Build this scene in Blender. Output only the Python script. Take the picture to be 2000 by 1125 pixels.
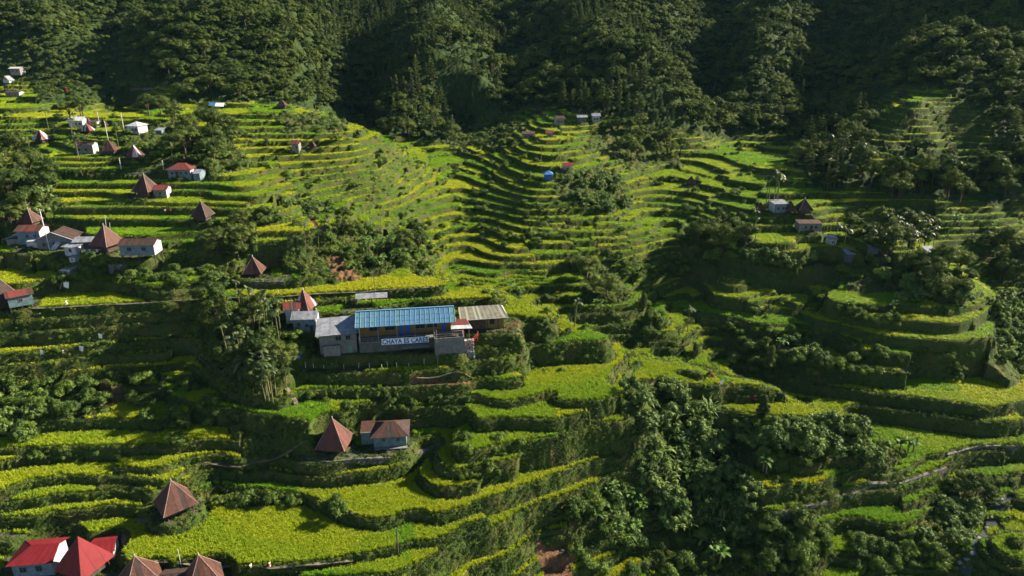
import bpy, bmesh, math, random
import numpy as np
from mathutils import Vector, Matrix
random.seed(7); RNG = np.random.default_rng(11)
for o in list(bpy.data.objects): bpy.data.objects.remove(o)
S = bpy.context.scene; COL = S.collection
# ---------------------------------------------------------------- camera, sky, sun, exposure
cam_d = bpy.data.cameras.new('camera'); cam = bpy.data.objects.new('camera', cam_d); COL.objects.link(cam)
cam.location = (0, 0, 100); cam.rotation_euler = (math.radians(90 - 21.0), 0, 0)
cam_d.sensor_width = 36; cam_d.lens = 24.3; cam_d.clip_start = 1; cam_d.clip_end = 5000
S.camera = cam
SUN_AZ, SUN_EL = math.radians(69), math.radians(30)      # azimuth clockwise from +Y (view direction)
w = bpy.data.worlds.new('World'); S.world = w; w.use_nodes = True
nt = w.node_tree; bg = nt.nodes['Background']
sky = nt.nodes.new('ShaderNodeTexSky'); sky.sky_type = 'NISHITA'; sky.sun_disc = False
sky.sun_elevation = SUN_EL; sky.sun_rotation = SUN_AZ; sky.altitude = 1500; sky.air_density = .9; sky.dust_density = .3
nt.links.new(sky.outputs[0], bg.inputs[0]); bg.inputs[1].default_value = 0.05
sd = bpy.data.lights.new('sun', 'SUN'); sun = bpy.data.objects.new('sun', sd); COL.objects.link(sun)
sd.energy = 5.0; sd.angle = math.radians(0.5); sd.color = (1.0, 0.88, 0.68)
to_sun = Vector((math.cos(SUN_EL) * math.sin(SUN_AZ), math.cos(SUN_EL) * math.cos(SUN_AZ), math.sin(SUN_EL)))
sun.rotation_euler = to_sun.to_track_quat('Z', 'Y').to_euler(); sun.location = (200, 60, 300)
S.view_settings.view_transform = 'Standard'; S.view_settings.look = 'None'
S.view_settings.exposure = 1.78; S.view_settings.gamma = 1.0; S.view_settings.use_curve_mapping = False
HAZE = 0.00002; S.cycles.volume_bounces = 0
S.cycles.max_bounces = 4; S.cycles.diffuse_bounces = 1; S.cycles.glossy_bounces = 1; S.cycles.transmission_bounces = 2
S.cycles.transparent_max_bounces = 4; S.cycles.use_denoising = True
# ---------------------------------------------------------------- terrain data
FPX = 1350.0; PITCH = math.radians(21.0); CAMZ = 100.0
CP, SP = math.cos(PITCH), math.sin(PITCH)
def ray(u, v):
    xc = (np.asarray(u, float) - 1000.0) / FPX; yc = -(np.asarray(v, float) - 562.5) / FPX
    return np.stack([xc, yc * SP + CP, yc * CP - SP], -1)
def at_z(u, v, z):
    d = ray(u, v); t = (z - CAMZ) / d[..., 2]
    return np.stack([d[..., 0] * t, d[..., 1] * t, np.full_like(t, z)], -1)
def at_y(u, v, y):
    d = ray(u, v); t = y / d[..., 1]
    return np.stack([d[..., 0] * t, d[..., 1] * t, CAMZ + d[..., 2] * t], -1)
def project(x, y, z):
    dz = z - CAMZ
    zc = y * CP - dz * SP; yc = y * SP + dz * CP
    return 1000.0 + FPX * x / zc, 562.5 - FPX * yc / zc

# lips of the terraces: height of the terrace, then points along its outer edge
LIPS_L = [
 (12, (-150,1075),(0,1060),(120,1053),(215,1058),(250,1100),(420,1110),(560,1104),(700,1088),(790,1062),(800,1042)),
 (10, (-150,1150),(0,1130)), (10, (300,1150),(600,1150)),
 (10.8, (780,1125),(909,1060),(958,1039),(1028,1000),(1060,983),(1137,958),(1210,923)),
 (6, (870,1123),(910,1110),(960,1090),(1018,1056),(1052,1036)),
 (14, (-80,1010),(10,1010),(60,1018),(125,1000)),
 (14, (250,990),(330,1005),(415,940),(500,955),(574,965),(702,1012),(780,1028),(846,1010),(905,993),(925,985),(1000,958),(1070,930),(1120,908),(1245,878)),
 (15.5, (75,978),(150,968),(235,958)),
 (17, (-120,975),(0,962),(60,940),(150,928),(250,938),(345,947)),
 (16, (390,918),(500,918),(560,927),(650,930),(700,925),(790,908),(850,893)),
 (18, (570,898),(620,905),(700,897),(790,893),(860,872),(870,858)),
 (18, (400,902),(470,900),(545,890)),
 (20, (-100,880),(60,874),(200,872),(355,868)),
 (22, (60,828),(100,824),(200,818)),
 (24, (455,800),(520,812),(560,822),(605,836)),
 (26, (580,762),(700,760),(800,757),(870,752),(925,742)),
 (28.5, (585,728),(700,733),(790,730),(865,722)),
 (31, (560,715),(610,700),(700,692),(850,692),(900,697),(925,682)),
 (33, (925,657),(1005,650)),
 (34, (830,612),(960,610),(1020,622),(1060,628)),
 (36, (850,590),(900,589),(965,586),(985,579)),
 (38, (-80,612),(20,607),(70,604),(200,598),(350,589),(440,582),(560,580),(650,574),(750,568),(855,563),(864,555)),
 (36, (-80,640),(40,629),(150,623),(300,613),(388,605)),
 (34, (-80,660),(0,651),(150,643),(300,631),(365,625)),
 (31, (120,681),(250,670),(388,658)),
 (29, (-60,730),(0,721),(120,708),(217,693)),
 (27, (285,720),(365,712)),
 (24, (985,787),(1060,766),(1130,751),(1210,729)),
 (29, (1020,676),(1100,669),(1180,665),(1196,660)),
 (20, (1055,860),(1130,847),(1225,829)),
 (22.5, (870,840),(940,826),(985,816)),
 (22, (1228,714),(1275,714),(1330,716),(1375,736),(1397,738)),
 (20.5, (1215,752),(1280,742)),
 (41, (110,547),(230,547),(330,538)),
 (40, (445,546),(500,549),(556,549)),
 (45, (-60,492),(0,492),(84,497),(150,508),(230,510),(320,512)),
 (48, (160,455),(250,460),(340,461),(345,455),(450,455),(610,450),(645,441)),
 (46.5, (490,474),(590,471)),
 (50, (100,425),(200,429),(340,431)),
 (52, (75,407),(200,406),(395,406)),
 (53, (80,393),(220,393),(400,389)),
 (54.5, (95,384),(250,382),(380,383),(500,382)),
 (56, (120,360),(300,359),(480,363)),
 (59, (115,332),(290,330)),
 (60, (85,320),(130,320)), (61, (84,307),(178,310)),
]
LIPS_R = [
 (16, (1440,809),(1510,813),(1650,818),(1682,826)),
 (20, (1400,746),(1440,743),(1500,746)),
 (14, (1625,756),(1720,771),(1860,788),(1926,797),(1960,791),(2040,772)),
 (11.5, (1685,793),(1850,816)),
 (8, (1730,858),(1790,874),(1846,888),(1909,871),(1985,871),(2060,868)),
 (4, (1880,934),(1958,956),(2000,947),(2060,940)),
 (7, (1842,911),(1818,920),(1755,943),(1695,943)),
 (6, (1692,948),(1660,964),(1640,965),(1615,976),(1560,987),(1510,1002)),
 (3, (1660,1010),(1760,1031),(1800,1012),(1830,990)),
 (9, (1475,952),(1560,955),(1625,941)),
 (0, (1610,1078),(1700,1086),(1745,1072)),
 (2, (1922,1082),(1970,1106),(2010,1112),(2080,1110)), (4.5, (1950,1030),(2000,1046)),
 (24, (1700,651),(1790,661),(1850,666),(1890,663)),
 (27, (1795,628),(1850,632),(1870,631),(1925,608),(1952,589)),
 (29, (1622,589),(1735,598)),
 (22, (1470,631),(1575,636)), (21, (1545,651),(1625,656)),
 (18, (1540,707),(1640,716)),
 (26, (1400,579),(1455,583)), (28, (1470,552),(1520,553)), (29, (1490,541),(1600,542)),
 (36, (1435,491),(1500,493),(1562,493)),
 (38, (1478,461),(1560,463),(1640,459)),
 (40, (1440,443),(1550,441)), (41.5, (1480,429),(1620,426)),
 (43, (1478,412),(1590,416)), (44, (1600,398),(1700,393)),
 (36, (1810,464),(1900,461)),
]
LIPS_C = [
 (30, (1000,539),(1060,541),(1110,536)), (29.5, (900,556),(955,556)),
 (30.5, (890,542),(970,546)), (31.5, (890,524),(975,527)), (33, (880,504),(950,506),(1005,511)),
 (29, (1007,550),(1110,547)), (27.5, (1050,576),(1115,571)), (26, (1060,601),(1180,599)),
 (25, (1110,614),(1225,610)), (22.5, (1140,638),(1297,631)), (20.5, (1190,656),(1255,654)), (19, (1210,669),(1312,669)),
]
# slopes without a digitised edge: pixel and forward distance (or height with 'z')
CTRL_Y = [
 (20,240,262),(150,250,255),(300,215,292),(420,212,300),(550,208,310),(650,222,305),(700,250,285),(755,275,272),
 (500,300,232),(600,300,238),(700,300,246),(600,350,215),(700,350,226),(600,400,200),(700,400,213),(760,350,240),(800,350,256),
 (650,440,190),(700,440,196),(650,510,172),(700,480,183),(800,500,186),(850,430,222),(900,500,203),(850,380,245),
 (850,330,285),(830,290,330),(850,250,390),(800,270,352),
 (1050,222,400),(1000,240,385),(1150,232,395),(1050,262,345),(1050,300,299),(1050,345,265),(1050,400,235),(1100,450,218),(1050,500,204),(950,330,290),(950,400,240),(950,450,220),
 (1150,300,305),(1180,400,240),(1250,450,213),(1250,500,202),(1250,380,250),(1300,300,312),(1350,352,261),(1450,300,305),(1450,270,342),(1550,300,308),(1350,420,228),(1400,470,205),
 # left mountain
 (0,200,300),(0,150,385),(0,60,430),(0,0,460),(100,170,370),(100,100,405),(100,0,455),(180,150,372),(180,60,430),(232,185,358),
 (200,0,540),(215,100,490),(240,140,440),(295,172,336),(295,200,328),
 (330,100,410),(330,0,480),(450,150,370),(450,60,430),(450,0,475),(560,150,380),(560,60,440),(560,0,500),(640,190,392),(640,100,480),(620,0,560),
 (680,200,430),(690,130,500),(680,50,570),
 (780,180,400),(800,230,375),(850,100,450),(850,0,540),(930,60,490),(930,130,440),(740,60,520),(700,250,405),
 (960,150,475),(975,60,570),(1000,0,610),
 (1050,170,425),(1100,130,450),(1150,60,500),(1200,0,560),(1200,180,400),(1250,120,450),(1320,200,390),(1000,180,435),(900,230,415),
 (1390,230,420),(1400,150,490),(1400,50,570),(1300,0,560),
 (1480,150,460),(1480,50,520),(1530,0,560),(1560,200,420),(1600,230,385),(1600,100,500),(1650,0,580),
 (1680,300,272),(1700,230,312),(1790,190,305),(1760,260,285),(1850,260,292),(1900,300,270),(1900,370,243),(1950,330,255),(2000,280,272),(2000,400,238),
 (1800,100,400),(1850,150,352),(1950,100,390),(2000,0,460),(1900,0,470),(1750,0,540),(1700,120,450),(1980,200,312),
 (-250,200,330),(-250,50,420),(-200,330,210),(2300,300,300),(2300,100,420),
]
CTRL_Z = [
 (1085,1120,1),(1250,1080,-1),(1350,1100,-2),(1450,1050,0),(1700,1105,-2),(1350,900,8),(1250,800,21),(1400,850,11),
 (1890,1120,-2),(1920,1060,-1),(1945,1010,0),(1962,980,.5),(2010,965,1),
 (1300,690,17),(1420,705,14),(1500,752,12),(1560,780,11),(1350,560,24),(1400,640,19),(1300,600,22),
 (1880,520,31),(1800,500,37),(1750,560,30),(1950,560,24),(2000,480,34),(2010,610,19),(1965,685,17),(2000,745,14),(1930,640,25.5),
 (1700,480,38),(1660,540,31),(20,340,55),(-100,560,38),(-200,760,20),(-200,480,47),(-120,400,52),(150,760,25),(40,800,21),
 (2250,700,16),(2250,560,26),(2250,1000,6),(1200,1160,-3),(1600,1200,-4),
]

GULLY = {(200,0),(215,100),(240,140),(680,200),(690,130),(680,50),(620,0),(960,150),(975,60),(1000,0),(1390,230),(1400,150),(1400,50),(1300,0),(1600,100),(1650,0),(1560,200)}
RIDGE = {(330,100),(450,60),(560,60),(180,60),(180,150),(850,100),(930,60),(930,130),(1150,60),(1200,180),(1250,120),(1320,200),(1480,50),(1480,150),(1950,100),(1800,100)}
CTRL_Y = [(u, v, y + (34 if (u, v) in GULLY else -20 if (u, v) in RIDGE else 0)) for u, v, y in CTRL_Y]
CTRL_Y = [(u, v, y if y < 215 else 215 + (y - 215) * .68) for u, v, y in CTRL_Y]      # nearer, steeper far slopes

CTRL_W = [(335,385,172),(440,430,225),(330,300,118),(330,235,78),(390,490,205),(480,330,170),(420,180,70),(300,120,30)]   # unseen mountain past the right edge, heights set to shade the upper right slopes
FOLDS = [  # ravines (-) and spurs (+) of the wooded mountain: depth in metres, width, line in the view
 (-17,13,(222,188),(210,100),(198,5)), (-17,14,(690,235),(672,150),(650,60),(630,5)), (-19,15,(955,185),(962,100),(985,5)), (-17,15,(1398,235),(1400,120),(1370,5)), (-17,16,(1590,250),(1600,130),(1640,5)),
 (-9,10,(760,215),(730,110),(720,10)), (-9,10,(1090,120),(1060,30)), (-9,10,(1270,90),(1250,10)), (-9,10,(500,110),(490,10)),
 (6,18,(1085,232),(1090,300),(1085,380),(1060,455)), (-2,16,(850,310),(900,400),(925,460)), (-3,13,(1330,300),(1270,400)), (2.5,18,(640,222),(690,300),(700,380)),
 (8,14,(70,150),(90,60),(110,5)), (8,14,(420,165),(400,80),(380,5)), (8,14,(580,170),(560,60)), (9,15,(830,225),(850,120),(880,5)), (9,15,(1180,190),(1170,100),(1200,5)), (7,12,(1320,205),(1270,130)), (9,15,(1490,190),(1480,80),(1490,5)), (8,14,(1850,155),(1830,60)),
]
# zones on the hillside (pixels of the view, dropped onto the ground)
FOREST = [
 [(-900,-900),(2900,-900),(2900,330),(2000,365),(1960,400),(1850,385),(1700,365),(1600,372),(1560,330),(1560,262),(1500,262),(1420,262),(1380,268),(1330,245),(1240,240),(1180,222),(1050,205),(960,215),(900,262),(880,285),(800,262),(770,262),(690,222),(600,207),(520,198),(420,200),(350,190),(340,160),(250,160),(235,190),(190,195),(100,200),(-900,205)],
]
CLEAR = [[(232,160),(352,160),(360,212),(228,212)],[(1690,185),(1785,168),(1850,180),(1940,220),(1960,285),(1830,290),(1690,275)],[(1830,282),(1990,280),(1990,300),(1850,304)],[(1690,292),(1790,295),(1800,335),(1690,335)],[(-50,140),(60,140),(70,205),(-50,205)],[(1700,95),(1770,88),(1760,108),(1700,110)]]
BUSH = [
 [(-200,330),(60,320),(110,380),(90,430),(40,440),(-200,440)],
 [(1215,770),(1290,735),(1370,770),(1430,860),(1480,990),(1440,1125),(1300,1125),(1260,1080),(1120,1060),(1110,980),(1240,960),(1260,890)],
 [(1440,822),(1660,830),(1750,880),(1740,915),(1640,905),(1450,900)],
 [(-200,740),(60,730),(180,745),(215,800),(120,815),(60,850),(-200,860)],
 [(385,610),(560,600),(620,690),(560,740),(540,790),(470,770),(400,720)],
 [(1300,520),(1430,500),(1560,505),(1800,490),(1900,560),(1870,600),(1700,560),(1500,535),(1350,545)],
 [(1400,640),(1500,670),(1600,680),(1700,690),(1720,730),(1600,740),(1500,745),(1430,720)],
 [(1840,940),(1930,945),(1900,1050),(1850,1110),(1800,1050)],
 [(630,440),(740,430),(830,480),(850,530),(780,520),(650,545),(540,510),(560,470)],
 [(400,450),(480,440),(500,500),(440,540),(380,540),(340,500)],
 [(1090,330),(1200,330),(1240,400),(1180,420),(1090,380)],
 [(1470,1000),(1560,1000),(1620,1080),(1600,1125),(1460,1125)],
 [(1330,440),(1440,420),(1470,470),(1420,520),(1330,520)],
 [(230,240),(440,240),(480,320),(420,340),(330,330),(240,320)],
 [(1110,500),(1200,510),(1240,590),(1150,580)],
 [(450,800),(600,830),(600,870),(480,880)],
 [(1960,570),(2100,560),(2100,740),(1990,740),(1930,690)],
 [(890,230),(1020,230),(1000,290),(890,290)], [(1180,230),(1300,260),(1350,320),(1240,330),(1150,290)],
 [(530,220),(650,225),(680,250),(560,255)],
 [(1650,415),(1760,420),(1800,470),(1680,470)],
]
SOIL = [
 [(640,490),(690,505),(712,535),(655,542),(635,520)], [(1050,1050),(1120,1060),(1130,1140),(1060,1140)],
 [(190,735),(235,745),(225,775),(195,770)], [(600,420),(640,455),(625,460),(595,430)],
 [(815,735),(920,738),(915,750),(810,752)], 
]
YARD = [
 [(560,690),(940,660),(930,700),(560,730)], [(570,850),(870,840),(870,900),(560,905)], [(270,990),(330,1000),(400,990),(380,960),(290,960)],
 [(0,1030),(255,1040),(255,1150),(0,1150)], [(20,455),(330,470),(330,512),(20,500)], [(440,520),(560,520),(560,550),(440,550)], [(0,560),(95,560),(80,606),(0,610)],
]
RIPE = [
 ([(640,530),(860,530),(870,575),(640,578)], .95), ([(1430,476),(1570,476),(1570,497),(1430,497)], 1.0), ([(1290,486),(1370,486),(1370,500),(1290,500)], .95),
 ([(1000,505),(1120,505),(1120,522),(1000,522)], .85), ([(250,985),(750,985),(800,1110),(250,1110)], .62), ([(0,880),(350,880),(350,1060),(0,1060)], .6),
 ([(1460,915),(1630,915),(1630,962),(1460,962)], .95), ([(860,930),(1220,900),(1000,1125),(780,1130)], .72), ([(1000,530),(1120,525),(1120,545),(1000,545)], .4),
 ([(480,545),(650,545),(650,585),(480,585)], .8), ([(850,560),(1120,560),(1120,645),(830,620)], .72), ([(70,560),(440,560),(440,606),(70,606)], .6),
 ([(1630,740),(2000,740),(2000,800),(1630,800)], .6), ([(1700,830),(2000,830),(2000,900),(1700,900)], .3), ([(1660,960),(1850,930),(1830,1040),(1650,1040)], .25),
 ([(1600,580),(1760,580),(1760,600),(1600,600)], .45), ([(1220,680),(1400,690),(1400,740),(1220,740)], .4), ([(1400,740),(1690,740),(1690,830),(1400,830)], .65),
 ([(0,600),(400,590),(400,730),(0,740)], .8), ([(900,780),(1230,700),(1230,760),(950,810)], .45), ([(1000,640),(1200,640),(1200,680),(1000,680)], .3),
 ([(540,880),(860,880),(860,930),(540,930)], .75),
]
# building plots: u, v, radius in metres
PADS = [(656,876,5),(762,864,6.5),(345,996,6),(88,1098,8),(172,1103,6),(210,1082,4.5),(285,1156,5.5),(358,1150,5),(405,1145,5.5),
 (62,440,4),(70,472,7),(118,478,7),(147,492,3),(180,484,5),(213,490,5),(278,498,6),(150,510,2),(147,536,2),(12,597,5),(48,598,4),
 (498,535,5),(398,431,4),(290,383,6),(318,383,3),(358,343,5),(391,348,3),(172,298,5),(217,303,4),(265,310,4),(83,277,4),(155,247,4),(172,258,3),(178,246,3),(204,248,2.5),
 (270,258,5),(315,262,3),(590,612,4),(572,612,4),(600,640,4),(700,607,5),
 (552,212,4),(425,213,4),(580,292,4),(611,288,3),(1051,220,4),(1092,243,4),(1136,238,4),(1162,238,4),(1032,270,4),(1073,268,3),(1108,331,3),(1070,349,3),
 (1349,362,4),(1484,411,3),(1518,413,4),(1540,414,4),(1568,418,4),(1577,448,5),(1622,476,3),(1659,334,3),(1758,188,3),(36,142,4),(17,157,3),(32,189,4),(699,262,2)]
# ---------------------------------------------------------------- noise helpers
def _hash(ix, iy, seed):
    h = (ix.astype(np.int64) * 374761393 + iy.astype(np.int64) * 668265263 + seed * 982451653) & 0xFFFFFFFF
    h = ((h ^ (h >> 13)) * 1274126177) & 0xFFFFFFFF
    return ((h ^ (h >> 16)) & 0xFFFFFF).astype(np.float64) / 0xFFFFFF
def vnoise(x, y, scale, seed=0):
    x = np.asarray(x) / scale; y = np.asarray(y) / scale
    ix = np.floor(x); iy = np.floor(y); fx = x - ix; fy = y - iy
    fx = fx * fx * (3 - 2 * fx); fy = fy * fy * (3 - 2 * fy)
    a = _hash(ix, iy, seed); b = _hash(ix + 1, iy, seed); c = _hash(ix, iy + 1, seed); d = _hash(ix + 1, iy + 1, seed)
    return (a + (b - a) * fx) * (1 - fy) + (c + (d - c) * fx) * fy
def fbm(x, y, scale, seed=0, oct=3):
    t = 0; amp = 1; tot = 0
    for k in range(oct):
        t = t + amp * vnoise(x, y, scale / 2 ** k, seed + k * 17); tot += amp; amp *= .55
    return t / tot
def sstep(a, b, x):
    t = np.clip((x - a) / (b - a), 0, 1); return t * t * (3 - 2 * t)

# ---------------------------------------------------------------- smooth base height from edges and slopes
def dens(pts, z, step=4.0):
    P = at_z(np.array([p[0] for p in pts]), np.array([p[1] for p in pts]), float(z))
    out = [P[0]]
    for a, b in zip(P[:-1], P[1:]):
        n = max(1, int(np.linalg.norm(b - a) / step))
        out += [a + (b - a) * k / n for k in range(1, n + 1)]
    return np.array(out)
LIPS = [(l[0], dens(l[1:], l[0])) for l in LIPS_L + LIPS_R + LIPS_C]
CT = np.concatenate([l[1] for l in LIPS] + [np.array([at_y(u, v, y) for u, v, y in CTRL_Y])] + [np.array([at_z(np.array(u), np.array(v), float(z)) for u, v, z in CTRL_Z])] + [np.array(CTRL_W, float)])
_q = np.round(CT[:, :2] / .8).astype(int); _, _i = np.unique(_q, axis=0, return_index=True); CT = CT[_i]
def kern(d2): return -np.sqrt(d2 + 9.0)
def solve_h():
    n = len(CT); X = CT[:, :2]
    d2 = ((X[:, None] - X[None]) ** 2).sum(-1)
    A = np.zeros((n + 3, n + 3)); A[:n, :n] = kern(d2) + np.eye(n) * .6
    Pm = np.c_[np.ones(n), X / 100]; A[:n, n:] = Pm; A[n:, :n] = Pm.T
    return np.linalg.solve(A, np.r_[CT[:, 2], np.zeros(3)])
WT = solve_h()
def h_base(x, y):
    out = np.empty(x.size); xf = x.ravel(); yf = y.ravel(); n = len(CT)
    for i in range(0, xf.size, 20000):
        a = xf[i:i + 20000]; b = yf[i:i + 20000]
        d2 = (a[:, None] - CT[None, :, 0]) ** 2 + (b[:, None] - CT[None, :, 1]) ** 2
        out[i:i + 20000] = kern(d2) @ WT[:n] + WT[n] + (WT[n + 1] * a + WT[n + 2] * b) / 100
    return out.reshape(x.shape)

# polar sheet: rings spread with distance, coarse first, then refined
A0, A1 = math.radians(-50), math.radians(58); R0, R1 = 66.0, 900.0
DA, DR = 0.0012, 0.0024
NA = int((A1 - A0) / DA); NR = int(math.log(R1 / R0) / DR)
ca = np.linspace(A0, A1, 300); cr = R0 * np.exp(np.linspace(0, math.log(R1 / R0), 300))
CA, CR = np.meshgrid(ca, cr)
HC = h_base(np.sin(CA) * CR, np.cos(CA) * CR)
def samp(F, a, r):                                   # Catmull-Rom look-up on the coarse polar grid
    fx = np.clip((a - A0) / (A1 - A0) * 299, 1, 297.999); fy = np.clip(np.log(r / R0) / math.log(R1 / R0) * 299, 1, 297.999)
    ix = fx.astype(int); iy = fy.astype(int); tx = fx - ix; ty = fy - iy
    def w4(t): return (-.5*t+t*t-.5*t**3, 1-2.5*t*t+1.5*t**3, .5*t+2*t*t-1.5*t**3, -.5*t*t+.5*t**3)
    wx = w4(tx); wy = w4(ty); out = 0
    for j in range(4):
        row = 0
        for i in range(4): row = row + wx[i] * F[iy + j - 1, ix + i - 1]
        out = out + wy[j] * row
    return out
def cast_h(u, v):                                    # pixel -> smooth ground
    d = ray(u, v); hd = math.hypot(d[0], d[1]); rs = R0 * np.exp(np.linspace(0.01, math.log(R1 / R0) * .98, 900)); a = math.atan2(d[0], d[1])
    k = int(np.argmax(samp(HC, np.full(900, a), rs) >= CAMZ + d[2] / hd * rs)); return np.array([math.sin(a) * rs[k], math.cos(a) * rs[k]])
_xs = np.sin(CA) * CR; _ys = np.cos(CA) * CR
_add = np.zeros(CA.shape)
for dep, wid, *ln in FOLDS:
    q = [cast_h(*p) for p in ln]; best_d = np.full(CA.shape, 1e9)
    for a, b in zip(q[:-1], q[1:]):
        ab = b - a; t = np.clip(((_xs - a[0]) * ab[0] + (_ys - a[1]) * ab[1]) / (ab @ ab + 1e-9), 0, 1)
        best_d = np.minimum(best_d, (_xs - a[0] - t * ab[0]) ** 2 + (_ys - a[1] - t * ab[1]) ** 2)
    _add += dep * (.4 if abs(dep) > 7.5 else 1) * np.exp(-best_d / (2 * wid * wid))
HC = HC + _add
fa = np.linspace(A0, A1, NA); fr = R0 * np.exp(np.linspace(0, math.log(R1 / R0), NR))
GA, GR = np.meshgrid(fa, fr)
GX = np.sin(GA) * GR; GY = np.cos(GA) * GR
# gentle meander so terrace edges wander
mx = (fbm(GX, GY, 9, 3) - .5) * 1.6; my = (fbm(GX, GY, 9, 9) - .5) * 1.6
wa = np.arctan2(GX + mx, GY + my); wr = np.hypot(GX + mx, GY + my)
H = samp(HC, wa, wr)
far = sstep(200, 300, GR)
SLOPE = np.hypot(np.gradient(H, axis=1) / (GR * (fa[1] - fa[0])), np.gradient(H, axis=0) / np.gradient(GR, axis=0))
# zones drawn on the picture and dropped on the ground
PU, PV = project(GX, GY, H)
def in_poly(u, v, poly):
    c = np.zeros(u.shape, bool); n = len(poly)
    for i in range(n):
        (x0, y0), (x1, y1) = poly[i], poly[(i + 1) % n]
        if y0 == y1: continue
        c ^= ((y0 > v) != (y1 > v)) & (u < (x1 - x0) * (v - y0) / (y1 - y0) + x0)
    return c
ju = PU + (fbm(GX, GY, 7, 31) - .5) * 60; jv = PV + (fbm(GX, GY, 7, 47) - .5) * 30
def zone(polys):
    m = np.zeros(GX.shape, bool)
    for p in polys: m |= in_poly(ju, jv, p)
    return m
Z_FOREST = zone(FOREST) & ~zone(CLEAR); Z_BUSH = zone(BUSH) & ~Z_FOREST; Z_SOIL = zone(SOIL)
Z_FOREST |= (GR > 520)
Z_YARD = zone(YARD)
# terrace levels
lo = np.full(GX.shape, -1e3); hi = np.full(GX.shape, 1e3)
wob = (fbm(GX, GY, 7, 77) - .5) * 4
for z, P in LIPS:
    k = P[::2]
    DC = np.full(CA.shape, 1e9); xs = np.sin(CA) * CR; ys = np.cos(CA) * CR
    for p in k: DC = np.minimum(DC, (xs - p[0]) ** 2 + (ys - p[1]) ** 2)
    D = samp(np.sqrt(DC), GA, GR) + wob
    ok = D < 15 + 0.02 * GR
    lo = np.where(ok & (z <= H) & (z > lo), z, lo); hi = np.where(ok & (z > H) & (z < hi), z, hi)
# irregular cells give the far hillsides broken, unaligned terraces
cs = 21.0
cxx = GX + (fbm(GX, GY, 14, 5) - .5) * 16; cyy = GY * .8 + (fbm(GX, GY, 14, 6) - .5) * 12
bx = np.floor(cxx / cs); by = np.floor(cyy / cs)
best = np.full(GX.shape, 1e9); OFF = np.zeros(GX.shape); STP = np.ones(GX.shape)
for dx in (-1, 0, 1):
    for dy in (-1, 0, 1):
        qx = bx + dx; qy = by + dy
        d = (cxx - (qx + _hash(qx, qy, 1)) * cs) ** 2 + (cyy - (qy + _hash(qx, qy, 2)) * cs) ** 2
        m = d < best; best = np.where(m, d, best)
        OFF = np.where(m, _hash(qx, qy, 3) * 2.2, OFF); STP = np.where(m, 1.3 + 1.1 * _hash(qx, qy, 4) ** 2, STP)
alo = np.floor((H - OFF) / STP) * STP + OFF; ahi = alo + STP
nolo = lo < -500
lo2 = np.where(nolo, alo, lo); 
gap = H - lo2
sub = (~nolo) & (((gap > 2.4) & (SLOPE < .42)) | ((hi > 500) & (SLOPE < .9)))
st = 1.45 + .4 * (STP - 1.3)
lo3 = np.where(sub, lo2 + np.floor(gap / st) * st, lo2)
hi2 = np.where(nolo, np.minimum(ahi, hi), np.where(sub, np.minimum(lo3 + st, hi), hi))
hi2 = np.where(hi2 > 500, lo3 + np.maximum(st, gap + .05), hi2)
HT = np.maximum(hi2 - lo3, .05); fr_ = (H - lo3) / HT
run = np.where(GR < 190, .28 * HT + .14, .16 * HT + .18)
rr = np.clip(run * np.maximum(SLOPE, .02) / HT, .06, np.where(SLOPE < 1.0, .5, .95))
up = np.clip((fr_ - (1 - rr)) / rr, 0, 1); up = up ** .8
TERR = (~Z_FOREST & ~Z_BUSH)
ZT = lo3 + HT * up
flat = TERR & (up <= 0) 
Z = np.where(TERR, ZT, H * .65 + ZT * .35)
# rough weeds on banks and bushy ground, low mud rims on the paddies
rough = (fbm(GX, GY, 2.2, 21) - .5) * 1.1 + (fbm(GX, GY, .8, 22, 2) - .5) * .7
wflat = flat.astype(float)
for _ in range(2):
    wflat = (wflat + np.roll(wflat, 1, 0) + np.roll(wflat, -1, 0) + np.roll(wflat, 1, 1) + np.roll(wflat, -1, 1)) / 5
Z = Z + rough * (1 - wflat) * np.where(Z_FOREST, 2.0, np.where(Z_BUSH, 1.4, np.where(GR < 190, 1.3, .8)))
LVL = np.round(lo3 * 2) 
_g = np.hypot(np.gradient(Z, axis=1) / (GR * (fa[1] - fa[0])), np.gradient(Z, axis=0) / np.gradient(GR, axis=0))
_st = (_g > .7).astype(float); 
_s0 = _st
for _ in range(2): _st = np.maximum.reduce([_st, np.roll(_st, 1, 0), np.roll(_st, -1, 0), np.roll(_st, 1, 1), np.roll(_st, -1, 1)])
_st = np.where(GR > 185, np.maximum(_s0, np.roll(_s0, 1, 1)), _st)
_st = _st > 0
wflat = np.where(_st, 0, wflat)
PADDY = flat & ~Z_YARD & (SLOPE < 3) & ~_st
def cast(us, vs):
    """pixels -> points on the ground sheet"""
    us = np.atleast_1d(np.asarray(us, float)); vs = np.atleast_1d(np.asarray(vs, float))
    d = ray(us, vs); out = np.full((len(us), 3), np.nan); live = np.ones(len(us), bool)
    hd = np.hypot(d[:, 0], d[:, 1]); a = np.arctan2(d[:, 0], d[:, 1])
    ia = np.clip(np.round((a - A0) / (A1 - A0) * (NA - 1)).astype(int), 0, NA - 1)
    for k in range(NR):
        zr = CAMZ + d[:, 2] / hd * fr[k]
        hit = live & (Z[k, ia] >= zr)
        if hit.any():
            out[hit, 0] = d[hit, 0] / hd[hit] * fr[k]; out[hit, 1] = d[hit, 1] / hd[hit] * fr[k]; out[hit, 2] = zr[hit]
            live &= ~hit
        if not live.any(): break
    return out
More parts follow.
